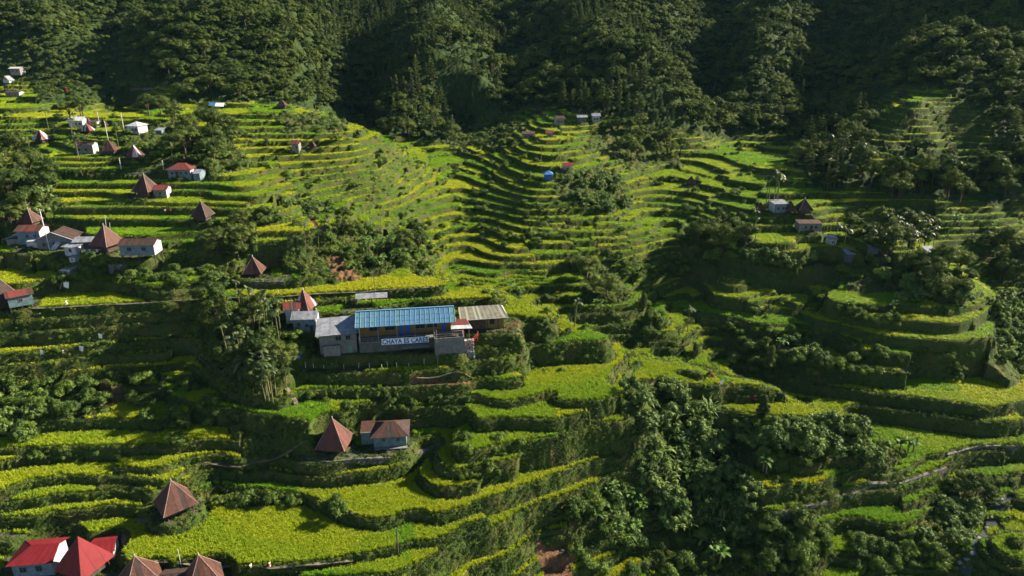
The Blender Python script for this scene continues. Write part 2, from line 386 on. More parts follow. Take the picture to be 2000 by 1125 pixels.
def gz(x, y):
    x = np.asarray(x, float); y = np.asarray(y, float)
    a = np.arctan2(x, y); r = np.hypot(x, y)
    ia = np.clip(np.round((a - A0) / (A1 - A0) * (NA - 1)).astype(int), 0, NA - 1)
    ir = np.clip(np.round(np.log(r / R0) / math.log(R1 / R0) * (NR - 1)).astype(int), 0, NR - 1)
    return Z[ir, ia]
def gidx(x, y):
    a = np.arctan2(x, y); r = np.hypot(x, y)
    return (np.clip(np.round(np.log(r / R0) / math.log(R1 / R0) * (NR - 1)).astype(int), 0, NR - 1),
            np.clip(np.round((a - A0) / (A1 - A0) * (NA - 1)).astype(int), 0, NA - 1))

_pc = cast([p[0] for p in PADS], [p[1] for p in PADS])
for (u_, v_, r_), c in zip(PADS, _pc):
    r_ = r_ * .72
    if np.isnan(c[0]): continue
    a_ = math.atan2(c[0], c[1]); rd = math.hypot(c[0], c[1])
    i0, i1 = int((a_ - 2 * r_ / rd - A0) / (A1 - A0) * (NA - 1)), int((a_ + 2 * r_ / rd - A0) / (A1 - A0) * (NA - 1)) + 1
    k0 = max(0, int(math.log(max(R0, rd - 2 * r_) / R0) / math.log(R1 / R0) * (NR - 1))); k1 = int(math.log((rd + 2 * r_) / R0) / math.log(R1 / R0) * (NR - 1)) + 1
    sl = (slice(k0, k1), slice(i0, i1)); d = np.hypot(GX[sl] - c[0], GY[sl] - c[1] )
    w_ = 1 - sstep(r_, r_ * 1.35, d); zt = c[2]
    Z[sl] = Z[sl] * (1 - w_) + zt * w_; ins = w_ > .5
    Z_YARD[sl] |= ins; PADDY[sl] &= ~ins; Z_FOREST[sl] &= ~ins; wflat[sl] = np.maximum(wflat[sl], ins)
# the school stands on its own levelled bench
def bench(x0, x1, y0, y1, z, soft=1.2):
    w_ = sstep(x0 - soft, x0, GX) * (1 - sstep(x1, x1 + soft, GX)) * sstep(y0 - soft * .4, y0, GY) * (1 - sstep(y1, y1 + soft, GY))
    Z[:] = Z * (1 - w_) + z * w_; ins = w_ > .5
    Z_YARD[ins] = True; PADDY[ins] = False; wflat[ins] = 1
bench(-44, -12, 138.2, 148.5, 31.0); bench(-12, 1.0, 143.5, 152, 33.6, 3.0)

_g = np.hypot(np.gradient(Z, axis=1) / (GR * (fa[1] - fa[0])), np.gradient(Z, axis=0) / np.gradient(GR, axis=0)) > .8
_g[:, 1:] |= _g[:, :-1]; _g[1:] |= _g[:-1]
PADDY &= ~_g; wflat = np.where(_g, 0, wflat)
# ---------------------------------------------------------------- materials helpers
def mat(name, col, rough=.8, noise=None, spec=.2, bump=None):
    """procedural material: base colour broken up by one or two noises; noise=[(scale, colour2, lo, hi)]"""
    m = bpy.data.materials.new(name); m.use_nodes = True; n = m.node_tree; b = n.nodes['Principled BSDF']
    b.inputs['Roughness'].default_value = rough; b.inputs['Specular IOR Level'].default_value = spec
    tc = n.nodes.new('ShaderNodeTexCoord'); cur = None
    rgb = n.nodes.new('ShaderNodeRGB'); rgb.outputs[0].default_value = (*col, 1); cur = rgb.outputs[0]
    for sc, c2, lo_, hi_ in (noise or []):
        t = n.nodes.new('ShaderNodeTexNoise'); t.inputs['Scale'].default_value = sc; t.inputs['Detail'].default_value = 4
        n.links.new(tc.outputs['Object'], t.inputs['Vector'])
        r = n.nodes.new('ShaderNodeMapRange'); r.inputs[1].default_value = lo_; r.inputs[2].default_value = hi_
        n.links.new(t.outputs[0], r.inputs[0])
        mx_ = n.nodes.new('ShaderNodeMix'); mx_.data_type = 'RGBA'
        n.links.new(r.outputs[0], mx_.inputs[0]); n.links.new(cur, mx_.inputs[6]); mx_.inputs[7].default_value = (*c2, 1)
        cur = mx_.outputs[2]
    n.links.new(cur, b.inputs['Base Color'])
    if bump:
        t = n.nodes.new('ShaderNodeTexNoise'); t.inputs['Scale'].default_value = bump[0]; n.links.new(tc.outputs['Object'], t.inputs['Vector'])
        bp = n.nodes.new('ShaderNodeBump'); bp.inputs['Strength'].default_value = bump[1]; bp.inputs['Distance'].default_value = bump[2]
        n.links.new(t.outputs[0], bp.inputs['Height']); n.links.new(bp.outputs[0], b.inputs['Normal'])
    return m
def mesh_np(name, verts, quads=None, tris=None):
    me = bpy.data.meshes.new(name); nq = 0 if quads is None else len(quads); ntr = 0 if tris is None else len(tris)
    me.vertices.add(len(verts)); me.vertices.foreach_set('co', np.ascontiguousarray(verts, np.float32).ravel())
    loops = []; 
    if nq: loops.append(np.asarray(quads, np.int32).ravel())
    if ntr: loops.append(np.asarray(tris, np.int32).ravel())
    loops = np.concatenate(loops); me.loops.add(len(loops)); me.loops.foreach_set('vertex_index', loops)
    me.polygons.add(nq + ntr)
    st_ = np.r_[np.arange(nq) * 4, nq * 4 + np.arange(ntr) * 3].astype(np.int32)
    me.polygons.foreach_set('loop_start', st_)
    me.update(calc_edges=True); me.validate()
    return me
# ---------------------------------------------------------------- the ground sheet
ripe = fbm(GX, GY, 30, 61, 2) * .35 + _hash(LVL, np.floor(OFF * 97), 8) * .75 + (fbm(GX, GY, 3, 62) - .5) * .3 - .2
ripe = np.clip(ripe, 0, 1)
for poly, val in RIPE:
    m = in_poly(ju, jv, poly); ripe = np.where(m, val - .12 + (ripe - .4) * .4, ripe)
ripe = np.clip(ripe, 0, 1)
def build_ground():
    V = np.stack([GX, GY, Z], -1).reshape(-1, 3)
    i = np.arange(NR * NA).reshape(NR, NA)
    Q = np.stack([i[:-1, :-1], i[:-1, 1:], i[1:, 1:], i[1:, :-1]], -1).reshape(-1, 4)
    me = mesh_np('hillside', V, Q)
    # outer skirt so the sheet runs on to the horizon
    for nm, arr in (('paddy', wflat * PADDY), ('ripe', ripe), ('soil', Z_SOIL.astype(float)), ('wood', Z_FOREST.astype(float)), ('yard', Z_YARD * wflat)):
        at = me.attributes.new(nm, 'FLOAT', 'POINT'); at.data.foreach_set('value', arr.ravel().astype(np.float32))
    m = bpy.data.materials.new('hillside'); m.use_nodes = True; n = m.node_tree; b = n.nodes['Principled BSDF']
    b.inputs['Roughness'].default_value = .95; b.inputs['Specular IOR Level'].default_value = .1
    L = n.links.new
    def att(nm):
        a = n.nodes.new('ShaderNodeAttribute'); a.attribute_name = nm; return a.outputs['Fac']
    def noise(sc, det=4):
        t = n.nodes.new('ShaderNodeTexNoise'); t.inputs['Scale'].default_value = sc; t.inputs['Detail'].default_value = det
        g = n.nodes.new('ShaderNodeNewGeometry'); L(g.outputs['Position'], t.inputs['Vector']); return t.outputs[0]
    def rng(x, a, b_):
        r = n.nodes.new('ShaderNodeMapRange'); r.inputs[1].default_value = a; r.inputs[2].default_value = b_; L(x, r.inputs[0]); return r.outputs[0]
    def mix(f, c1, c2):
        x = n.nodes.new('ShaderNodeMix'); x.data_type = 'RGBA'
        if isinstance(f, float): x.inputs[0].default_value = f
        else: L(f, x.inputs[0])
        for s, c in ((6, c1), (7, c2)):
            if isinstance(c, tuple): x.inputs[s].default_value = (*c, 1)
            else: L(c, x.inputs[s])
        return x.outputs[2]
    weeds = mix(rng(noise(.9), .35, .65), (.022, .042, .008), (.055, .08, .014))
    weeds = mix(rng(noise(.22), .45, .7), weeds, (.075, .07, .022))
    weeds = mix(rng(noise(3.1), .5, .75), weeds, (.014, .026, .006))
    rice = mix(att('ripe'), (.10, .22, .01), (.33, .35, .016))
    rice = mix(rng(noise(1.6), .4, .8), rice, (.16, .17, .015))
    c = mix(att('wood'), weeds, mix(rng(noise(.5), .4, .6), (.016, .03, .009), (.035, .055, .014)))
    c = mix(att('paddy'), c, rice)
    earth = mix(rng(noise(1.2), .4, .6), (.15, .075, .04), (.085, .05, .028))
    c = mix(att('soil'), c, earth)
    c = mix(att('yard'), c, mix(rng(noise(.8), .4, .6), (.075, .07, .045), (.035, .055, .016)))
    L(c, b.inputs['Base Color'])
    bp = n.nodes.new('ShaderNodeBump'); bp.inputs['Strength'].default_value = .8; bp.inputs['Distance'].default_value = .3
    L(noise(2.6, 5), bp.inputs['Height']); L(bp.outputs[0], b.inputs['Normal'])
    me.materials.append(m)
    o = bpy.data.objects.new('hillside', me); COL.objects.link(o); o['kind'] = 'structure'; o['label'] = 'steep valley side cut into grassy rice terraces'
    return o
ground = build_ground()
# ---------------------------------------------------------------- plants: prototypes
class Geo:
    """collects triangles and quads with a material slot and a tint"""
    def __init__(s): s.v = []; s.q = []; s.t = []; s.n = 0; s.tv = []
    def add(s, v, q=None, t=None, tint=.5):
        v = np.asarray(v, float).reshape(-1, 3)
        if q is not None: s.q.append(np.asarray(q) + s.n)
        if t is not None: s.t.append(np.asarray(t) + s.n)
        s.v.append(v); s.n += len(v); s.tv.append(np.full(len(v), tint) if np.isscalar(tint) else np.asarray(tint))
    def mesh(s, name, m, smooth=False):
        me = mesh_np(name, np.concatenate(s.v), np.concatenate(s.q) if s.q else None, np.concatenate(s.t) if s.t else None)
        a = me.attributes.new('tint', 'FLOAT', 'POINT'); a.data.foreach_set('value', np.concatenate(s.tv).astype(np.float32))
        me.materials.append(m)
        if smooth: me.polygons.foreach_set('use_smooth', np.ones(len(me.polygons), bool))
        return me
_bm = bmesh.new(); bmesh.ops.create_icosphere(_bm, subdivisions=2, radius=1)
ICO_V = np.array([v.co[:] for v in _bm.verts]); ICO_T = np.array([[v.index for v in f.verts] for f in _bm.faces]); _bm.free()
def unit(n, rng):
    d = rng.normal(size=(n, 3)); return d / np.linalg.norm(d, axis=1)[:, None]
def cards(g, c, nrm, L, W, rng, tint, droop=.0):
    """leaf-shaped pairs of triangles lying along the surface"""
    n = len(c); r = unit(n, rng); t = np.cross(nrm, r); t /= np.linalg.norm(t, axis=1)[:, None] + 1e-9; b = np.cross(nrm, t)
    L = np.broadcast_to(L, (n,))[:, None]; W = np.broadcast_to(W, (n,))[:, None]
    p0 = c - t * L * .5; p2 = c + t * L * .5 - np.array([0, 0, 1]) * L * droop
    p1 = c + b * W * .5 + nrm * W * .12; p3 = c - b * W * .5 + nrm * W * .12
    v = np.stack([p0, p1, p2, p3], 1).reshape(-1, 3); i = np.arange(n)[:, None] * 4
    g.add(v, t=np.concatenate([i + [0, 1, 2], i + [0, 2, 3]]), tint=np.repeat(np.broadcast_to(tint, (n,)), 4))
def tube(g, pts, rad, seg=6, tint=.5):
    pts = np.asarray(pts, float); n = len(pts); rad = np.broadcast_to(rad, (n,)); V = []
    for k in range(n):
        d = pts[min(k + 1, n - 1)] - pts[max(k - 1, 0)]; d /= np.linalg.norm(d) + 1e-9
        a = np.cross(d, [0.3, 1, 0.2]); a /= np.linalg.norm(a); b = np.cross(d, a)
        th = np.arange(seg) / seg * 2 * math.pi
        V.append(pts[k] + rad[k] * (np.cos(th)[:, None] * a + np.sin(th)[:, None] * b))
    V = np.concatenate(V); Q = []
    for k in range(n - 1):
        for s in range(seg): Q.append([k * seg + s, k * seg + (s + 1) % seg, (k + 1) * seg + (s + 1) % seg, (k + 1) * seg + s])
    g.add(V, q=Q, tint=tint)
    g.add(np.r_[V[:seg], V[-seg:]], t=[[0, s + 1, s] for s in range(1, seg - 1)] + [[seg, seg + s, seg + s + 1] for s in range(1, seg - 1)], tint=tint)
def clump(g, c, r, rng, nleaf, leaf, squash=.8, aspect=.5, core=.6):
    tn = rng.uniform(.15, .85)
    nz = 1 + .4 * np.sin(ICO_V @ rng.normal(size=3) * 3 + rng.uniform(0, 6)) * np.sin(ICO_V @ rng.normal(size=3) * 4)
    g.add(np.asarray(c) + ICO_V * nz[:, None] * r * core * np.array([1, 1, squash]), t=ICO_T, tint=tn * .6)
    d = unit(nleaf, rng); d[:, 2] = np.where(d[:, 2] < -.3, -d[:, 2], d[:, 2])
    p = np.asarray(c) + d * (r * rng.uniform(.5, 1.2, nleaf))[:, None] * np.array([1, 1, squash])
    nr = d + rng.normal(size=(nleaf, 3)) * .45; nr /= np.linalg.norm(nr, axis=1)[:, None]
    cards(g, p, nr, leaf * rng.uniform(.7, 1.4, nleaf), leaf * aspect * rng.uniform(.7, 1.3, nleaf), rng, np.clip(tn + rng.normal(size=nleaf) * .12, 0, 1), .25)
def leafmat(name, dark, light, transl=.28, rough=.6, inst=False, spec=.25):
    m = bpy.data.materials.new(name); m.use_nodes = True; n = m.node_tree; b = n.nodes['Principled BSDF']; L = n.links.new
    a = n.nodes.new('ShaderNodeAttribute'); a.attribute_name = 'tint'
    if inst:
        a.attribute_type = 'INSTANCER'; fac = a.outputs['Fac']
    else:
        oi = n.nodes.new('ShaderNodeObjectInfo')
        ma = n.nodes.new('ShaderNodeMath'); ma.operation = 'MULTIPLY_ADD'; ma.inputs[1].default_value = .7; L(oi.outputs['Random'], ma.inputs[0])
        m2 = n.nodes.new('ShaderNodeMath'); m2.operation = 'SUBTRACT'; m2.inputs[1].default_value = .35; L(a.outputs['Fac'], m2.inputs[0]); L(m2.outputs[0], ma.inputs[2])
        m2.use_clamp = False; ma.use_clamp = True; fac = ma.outputs[0]
    mx_ = n.nodes.new('ShaderNodeMix'); mx_.data_type = 'RGBA'; L(fac, mx_.inputs[0])
    mx_.inputs[6].default_value = (*dark, 1); mx_.inputs[7].default_value = (*light, 1)
    L(mx_.outputs[2], b.inputs['Base Color']); b.inputs['Roughness'].default_value = rough; b.inputs['Specular IOR Level'].default_value = spec
    tr = n.nodes.new('ShaderNodeBsdfTranslucent'); L(mx_.outputs[2], tr.inputs['Color'])
    ms = n.nodes.new('ShaderNodeMixShader'); ms.inputs[0].default_value = transl
    L(b.outputs[0], ms.inputs[1]); L(tr.outputs[0], ms.inputs[2]); L(ms.outputs[0], n.nodes['Material Output'].inputs['Surface'])
    return m
M_BARK = mat('bark', (.09, .065, .045), .9, [(3, (.05, .04, .03), .4, .6)])
M_PINE = leafmat('pine_needles', (.03, .052, .015), (.125, .155, .04), .22, spec=.08)
M_BROAD = leafmat('broad_leaves', (.034, .062, .013), (.135, .17, .035), .28, spec=.1)
M_BUSH = leafmat('bush_leaves', (.032, .072, .010), (.15, .22, .03), .3)
M_SILVER = leafmat('grey_green_leaves', (.04, .088, .018), (.185, .26, .055), .28)
M_BAN = leafmat('banana_leaf', (.04, .10, .016), (.12, .2, .04), .3, .55, spec=.15)
M_PALM = leafmat('palm_leaf', (.025, .05, .012), (.09, .12, .03), .25, .5)
M_RED = leafmat('red_leaves', (.12, .025, .02), (.25, .07, .05), .3)
M_RICE = leafmat('rice_blades', (.14, .30, .012), (.47, .46, .016), .35, .6, inst=True, spec=.15)
M_WEED = leafmat('weed_leaves', (.028, .058, .008), (.14, .18, .024), .3, .6, inst=True)
M_STEM = mat('plant_stem', (.16, .17, .07), .8, [(4, (.1, .08, .04), .4, .6)])
M_DRY = leafmat('dry_reed', (.14, .12, .06), (.28, .24, .12), .3)

def p_pine(seed, h=15, w=3.4):
    rng = np.random.default_rng(seed); tr = Geo(); cr = Geo()
    bend = rng.normal(size=2) * .4
    pts = [(bend[0] * t * t, bend[1] * t * t, h * t * .96 - 1.0 * (t == 0)) for t in (0, .3, .6, .85, 1)]
    tube(tr, pts, [.32, .25, .17, .1, .04])
    for k in range(17):
        t = .24 + .74 * (k + rng.uniform(0, 1)) / 17; rad = w * (1 - t) ** .62 * rng.uniform(.55, 1.1); an = k * 2.4 + rng.uniform(-.5, .5)
        for q in (0, 1):
            f = (.85, .35)[q]; c = np.array([bend[0] * t * t + math.cos(an) * rad * f, bend[1] * t * t + math.sin(an) * rad * f, h * t - rad * .12 * f])
            if q == 0: tube(tr, [(bend[0] * t * t, bend[1] * t * t, h * t - .5), c], [.08, .03], 4)
            clump(cr, c, max(.55, w * .30 * (1.25 - t) * rng.uniform(.8, 1.2)), rng, 46, .55, .62, .32)
    clump(cr, (bend[0], bend[1], h * .97), .55, rng, 26, .5, 1.3, .35)
    return tr, cr
def p_broad(seed, h=10, w=4.4, n=20, leaf=.55, low=.35):
    rng = np.random.default_rng(seed); tr = Geo(); cr = Geo()
    tube(tr, [(0, 0, -1), (.1, .05, h * .25), (.15, -.1, h * .5), (0, 0, h * .75)], [.34, .26, .18, .07])
    for k in range(n):
        d = unit(1, rng)[0]; d[2] = abs(d[2]) * 1.1 - .25; rad = rng.uniform(.55, 1.0)
        c = np.array([d[0] * w * rad, d[1] * w * rad * .95, h * (low + (1 - low) * .5) + d[2] * h * (1 - low) * .52 * rad])
        if k % 2 == 0: tube(tr, [(.1, 0, h * .35), c * np.array([.5, .5, .8]), c], [.14, .09, .04], 4)
        clump(cr, c, w * rng.uniform(.24, .44), rng, 105, leaf * .92, .72, .42)
    return tr, cr
def p_bush(seed, h=2.6, w=1.9, n=9, leaf=.42, aspect=.5):
    rng = np.random.default_rng(seed); tr = Geo(); cr = Geo()
    for k in range(4): tube(tr, [(0, 0, -.5), (rng.normal() * .5, rng.normal() * .5, h * .6)], [.07, .03], 4)
    for k in range(n):
        an = rng.uniform(0, 6.28); rd = w * math.sqrt(rng.uniform(0, 1)) * .8
        c = np.array([math.cos(an) * rd, math.sin(an) * rd, h * (.25 + .6 * (1 - (rd / w) ** 2) * rng.uniform(.6, 1.1))])
        clump(cr, c, w * rng.uniform(.26, .48), rng, 80, leaf * .9, .8, aspect * .85)
    return tr, cr
def blade(g, base, az, L, W, rise, droop, seg=4, tint=.5, fold=.15):
    """one long arching leaf"""
    d = np.array([math.cos(az), math.sin(az), 0]); s = np.array([-math.sin(az), math.cos(az), 0]); V = []
    for k in range(seg + 1):
        t = k / seg; c = np.asarray(base) + d * L * (t * math.cos(rise) * (1 - .15 * t)) + np.array([0, 0, L * (t * math.sin(rise) - droop * t * t)])
        wd = W * (math.sin(math.pi * min(1, .12 + .88 * t)) ** .7 + .03)
        V += [c - s * wd * .5 + np.array([0, 0, wd * fold]), c, c + s * wd * .5 + np.array([0, 0, wd * fold])]
    Q = []
    for k in range(seg):
        for j in (0, 1): Q.append([k * 3 + j, k * 3 + j + 1, k * 3 + j + 4, k * 3 + j + 3])
    g.add(V, q=Q, tint=tint)
def p_silver(seed, h=3.3, w=2.0, n=20):
    rng = np.random.default_rng(seed); tr = Geo(); cr = Geo()
    for k in range(5): tube(tr, [(0, 0, -.5), (rng.normal() * .6, rng.normal() * .6, h * .7)], [.08, .03], 4)
    for k in range(n):
        an = rng.uniform(0, 6.28); rd = w * math.sqrt(rng.uniform(0, 1)); c = np.array([math.cos(an) * rd, math.sin(an) * rd, h * (.2 + .75 * (1 - (rd / w) ** 2 * .8) * rng.uniform(.55, 1.15))])
        clump(cr, c, rng.uniform(.38, .75), rng, 20, .55, 1.0, .3, .6); tn = rng.uniform(.2, 1)
        for q in range(11): blade(cr, c, rng.uniform(0, 6.28), rng.uniform(.5, 1.15), rng.uniform(.08, .2), rng.uniform(.2, 1.3), rng.uniform(.3, .8), 3, np.clip(tn + rng.normal() * .2, 0, 1))
    return tr, cr
def p_banana(seed):
    rng = np.random.default_rng(seed); tr = Geo(); cr = Geo()
    for st in range(3):
        bx_, by_ = rng.normal(size=2) * .8; hh = rng.uniform(1.6, 2.6)
        tube(tr, [(bx_, by_, -.4), (bx_, by_, hh)], [.17, .1])
        for k in range(8):
            blade(cr, (bx_, by_, hh), k * 2.4 + rng.uniform(-.4, .4), rng.uniform(1.7, 2.5), rng.uniform(.5, .7), rng.uniform(.45, 1.25), rng.uniform(.35, .8), 5, rng.uniform(.2, .9))
    return tr, cr
def p_reed(seed, L=2.4, n=70, W=.16):
    rng = np.random.default_rng(seed); tr = Geo(); cr = Geo()
    for k in range(6): tube(tr, [(rng.normal() * .3, rng.normal() * .3, -.4), (rng.normal() * .5, rng.normal() * .5, L * .5)], [.05, .03], 4)
    for k in range(n):
        blade(cr, (rng.normal() * .55, rng.normal() * .55, rng.uniform(0, L * .45)), rng.uniform(0, 6.28), L * rng.uniform(.5, 1), W * rng.uniform(.7, 1.4), rng.uniform(.5, 1.35), rng.uniform(.35, .75), 4, rng.uniform(0, 1))
    return tr, cr
def frond(g, base, az, L, rise, droop, tint, leaflet=.5, n=9):
    d = np.array([math.cos(az), math.sin(az), 0]); s = np.array([-math.sin(az), math.cos(az), 0])
    P = lambda t: np.asarray(base) + d * L * t * math.cos(rise) + np.array([0, 0, L * (t * math.sin(rise) - droop * t * t)])
    V = []; T = []
    for k in range(n):
        t = .15 + .85 * k / n; c = P(t); c2 = P(min(1.02, t + .09)); le = leaflet * (math.sin(math.pi * (.15 + .8 * t)) + .1)
        for sg in (-1, 1):
            tip = c + (s * sg * .85 + d * .5) * le - np.array([0, 0, le * .35]); i = len(V)
            V += [c, c2, tip]; T.append([i, i + 1, i + 2])
    g.add(V, t=T, tint=tint)
def p_palm(seed, h=7.5, nf=11, L=2.0, trunk=.11):
    rng = np.random.default_rng(seed); tr = Geo(); cr = Geo(); b = rng.normal(size=2) * .25
    tube(tr, [(0, 0, -.8), (b[0] * .4, b[1] * .4, h * .5), (b[0], b[1], h)], [trunk * 1.3, trunk, trunk * .8])
    for k in range(nf): frond(cr, (b[0], b[1], h), k * 2.4 + rng.uniform(-.3, .3), L * rng.uniform(.8, 1.15), rng.uniform(.1, 1.2), rng.uniform(.4, .9), rng.uniform(.1, .9), L * .3, 12)
    clump(cr, (b[0], b[1], h), .3, rng, 6, .4)
    return tr, cr
KIND = {}
def kind(name, builders, cm, tm, crown, trunk):
    KIND[name] = [(t.mesh(name + '_' + trunk, tm), c.mesh(name + '_' + crown, cm), crown, trunk) for t, c in builders]
kind('pine', [p_pine(1), p_pine(2, 13, 3.8), p_pine(3, 16, 3.0), p_pine(4, 12, 4.2)], M_PINE, M_BARK, 'crown', 'trunk')
kind('broad', [p_broad(11), p_broad(12, 8, 4.8, 22), p_broad(13, 11, 4.0, 18), p_broad(14, 7, 4.0, 20, low=.15)], M_BROAD, M_BARK, 'crown', 'trunk')
kind('bush', [p_bush(21), p_bush(22, 2.0, 2.2, 10), p_bush(23, 3.2, 1.7, 10), p_bush(24, 2.4, 2.0, 9, .6, .3)], M_BUSH, M_BARK, 'foliage', 'stem')
kind('silver', [p_silver(31), p_silver(32, 4.0), p_silver(33, 2.7)], M_SILVER, M_BARK, 'foliage', 'stem')
kind('reed', [p_reed(41), p_reed(42, 2.8, 80), p_reed(43, 1.9, 60)], M_SILVER, M_STEM, 'foliage', 'stem')
kind('banana', [p_banana(51), p_banana(52), p_banana(53)], M_BAN, M_STEM, 'leaves', 'stem')
kind('palm', [p_palm(61), p_palm(62, 9), p_palm(63, 6.2)], M_PALM, M_STEM, 'crown', 'trunk')
kind('fern', [p_palm(71, 3.0, 14, 2.4, .16), p_palm(72, 2.2, 13, 2.1, .16)], M_PALM, M_BARK, 'crown', 'trunk')
kind('conifer', [p_pine(81, 7, 1.9), p_pine(82, 6, 1.7)], M_PINE, M_BARK, 'crown', 'trunk')
kind('redbush', [p_bush(91, 2.6, 1.2, 7, .5, .4)], M_RED, M_BARK, 'foliage', 'stem')
KNAME = {'pine': ('pine_tree', 'pine'), 'broad': ('broadleaf_tree', 'tree'), 'bush': ('bush', 'bush'), 'silver': ('tall_shrub', 'shrub'), 'reed': ('reed_clump', 'reeds'),
         'banana': ('banana_plant', 'banana plant'), 'palm': ('palm_tree', 'palm'), 'fern': ('tree_fern', 'fern'), 'conifer': ('small_conifer', 'conifer'), 'redbush': ('red_shrub', 'shrub')}
def plant(k, p, s, label, group=None, var=None, rz=None, sz=None):
    tm, cm, cn, tn = KIND[k][RNG.integers(len(KIND[k])) if var is None else var]
    o = bpy.data.objects.new(KNAME[k][0], None); COL.objects.link(o); o.empty_display_size = .3
    o.location = (float(p[0]), float(p[1]), float(p[2])); o.rotation_euler = (RNG.normal() * .04, RNG.normal() * .04, RNG.uniform(0, 6.28) if rz is None else rz)
    o.scale = (s, s, s * (sz or RNG.uniform(.88, 1.12))); o['label'] = label; o['category'] = KNAME[k][1]
    if group: o['group'] = group
    for nm, me in ((tn, tm), (cn, cm)):
        c = bpy.data.objects.new(nm, me); COL.objects.link(c); c.parent = o
    return o
# ---------------------------------------------------------------- stuff: scattered by geometry nodes over real points
def scatter(name, label, pts, rot, scl, tint, protos, idx):
    me = bpy.data.meshes.new(name); me.vertices.add(len(pts)); me.vertices.foreach_set('co', np.asarray(pts, np.float32).ravel())
    for nm, ty, arr in (('turn', 'FLOAT_VECTOR', rot), ('size', 'FLOAT_VECTOR', scl)):
        a = me.attributes.new(nm, ty, 'POINT'); a.data.foreach_set('vector', np.asarray(arr, np.float32).ravel())
    a = me.attributes.new('tint', 'FLOAT', 'POINT'); a.data.foreach_set('value', np.asarray(tint, np.float32))
    a = me.attributes.new('pick', 'INT', 'POINT'); a.data.foreach_set('value', np.asarray(idx, np.int32))
    me.update(); o = bpy.data.objects.new(name, me); COL.objects.link(o); o['kind'] = 'stuff'; o['label'] = label
    c = bpy.data.collections.new(name + '_sources')
    for k, p in enumerate(protos):
        po = bpy.data.objects.new('%s_source_%02d' % (name, k), p); c.objects.link(po)
    g = bpy.data.node_groups.new(name + '_scatter', 'GeometryNodeTree')
    g.interface.new_socket('Geometry', in_out='INPUT', socket_type='NodeSocketGeometry'); g.interface.new_socket('Geometry', in_out='OUTPUT', socket_type='NodeSocketGeometry')
    N = g.nodes.new; L = g.links.new; gi = N('NodeGroupInput'); go = N('NodeGroupOutput')
    ci = N('GeometryNodeCollectionInfo'); ci.inputs['Collection'].default_value = c; ci.inputs['Separate Children'].default_value = True; ci.inputs['Reset Children'].default_value = True
    ip = N('GeometryNodeInstanceOnPoints'); ip.inputs['Pick Instance'].default_value = True
    def na(nm, ty):
        q = N('GeometryNodeInputNamedAttribute'); q.data_type = ty; q.inputs['Name'].default_value = nm; return q.outputs['Attribute']
    L(gi.outputs[0], ip.inputs['Points']); L(ci.outputs[0], ip.inputs['Instance']); L(na('pick', 'INT'), ip.inputs['Instance Index'])
    e2r = N('FunctionNodeEulerToRotation'); L(na('turn', 'FLOAT_VECTOR'), e2r.inputs[0]); L(e2r.outputs[0], ip.inputs['Rotation'])
    L(na('size', 'FLOAT_VECTOR'), ip.inputs['Scale']); L(ip.outputs[0], go.inputs[0])
    md = o.modifiers.new('scatter', 'NODES'); md.node_group = g
    return o
inview = (np.abs(GA) < np.where(GR < 200, .86, .78)) & (GR < 640)
def rice_tuft(seed, n=11):
    rng = np.random.default_rng(seed); g = Geo()
    for k in range(n):
        az = rng.uniform(0, 6.28); L = rng.uniform(.55, .95); b = np.r_[rng.normal(size=2) * .13, -.05]; d = np.array([math.cos(az), math.sin(az), 0]); s = np.array([-d[1], d[0], 0]); ln = rng.uniform(.2, .55); w_ = .045
        m_ = b + d * L * ln * .4 + np.array([0, 0, L * .7]); t_ = m_ + d * L * ln * .6 + np.array([0, 0, L * rng.uniform(-.05, .25)])
        g.add([b - s * w_ * .6, b + s * w_ * .6, m_ + s * w_, m_ - s * w_, t_], q=[[0, 1, 2, 3]], t=[[3, 2, 4]])
    return g.mesh('rice_tuft', M_RICE)
def weed_tuft(seed):
    rng = np.random.default_rng(seed); g = Geo(); n = 26
    d = unit(n, rng); d[:, 2] = np.abs(d[:, 2]); p = d * rng.uniform(.25, .62, n)[:, None] * np.array([1, 1, .8])
    nr = d + rng.normal(size=(n, 3)) * .5; nr /= np.linalg.norm(nr, axis=1)[:, None]
    cards(g, p, nr, rng.uniform(.25, .5, n), rng.uniform(.1, .24, n), rng, .5, .3)
    for k in range(7): blade(g, (0, 0, 0), rng.uniform(0, 6.28), rng.uniform(.5, .95), .06, rng.uniform(.6, 1.3), rng.uniform(.3, .7), 3)
    return g.mesh('weed_tuft', M_WEED)
def tri(n): return RNG.random(n)
def rice():
    p = .52
    m = (PADDY & inview & (wflat > .55) & (GR < 430) & ~Z_SOIL) & (tri(GX.shape) < p)
    x = GX[m]; y = GY[m]; z = Z[m]; r = GR[m]; n = len(x); s = np.clip(r / 160, .75, 1.7) * RNG.uniform(.88, 1.14, n)
    sz = np.clip(1.0 - (r - 150) / 130, .38, 1.0) * RNG.uniform(.88, 1.08, n)
    x = x + RNG.normal(size=n) * .1; y = y + RNG.normal(size=n) * .1
    rot = np.stack([RNG.normal(size=n) * .12, RNG.normal(size=n) * .12, RNG.uniform(0, 6.28, n)], 1)
    t = np.clip(ripe[m] + RNG.normal(size=n) * .08, 0, 1)
    print('rice', n)
    scatter('rice', 'green to golden rice standing on the terraces', np.stack([x, y, z], 1), rot, np.stack([s, s, sz], 1), t, [rice_tuft(k) for k in range(4)], RNG.integers(0, 4, n))
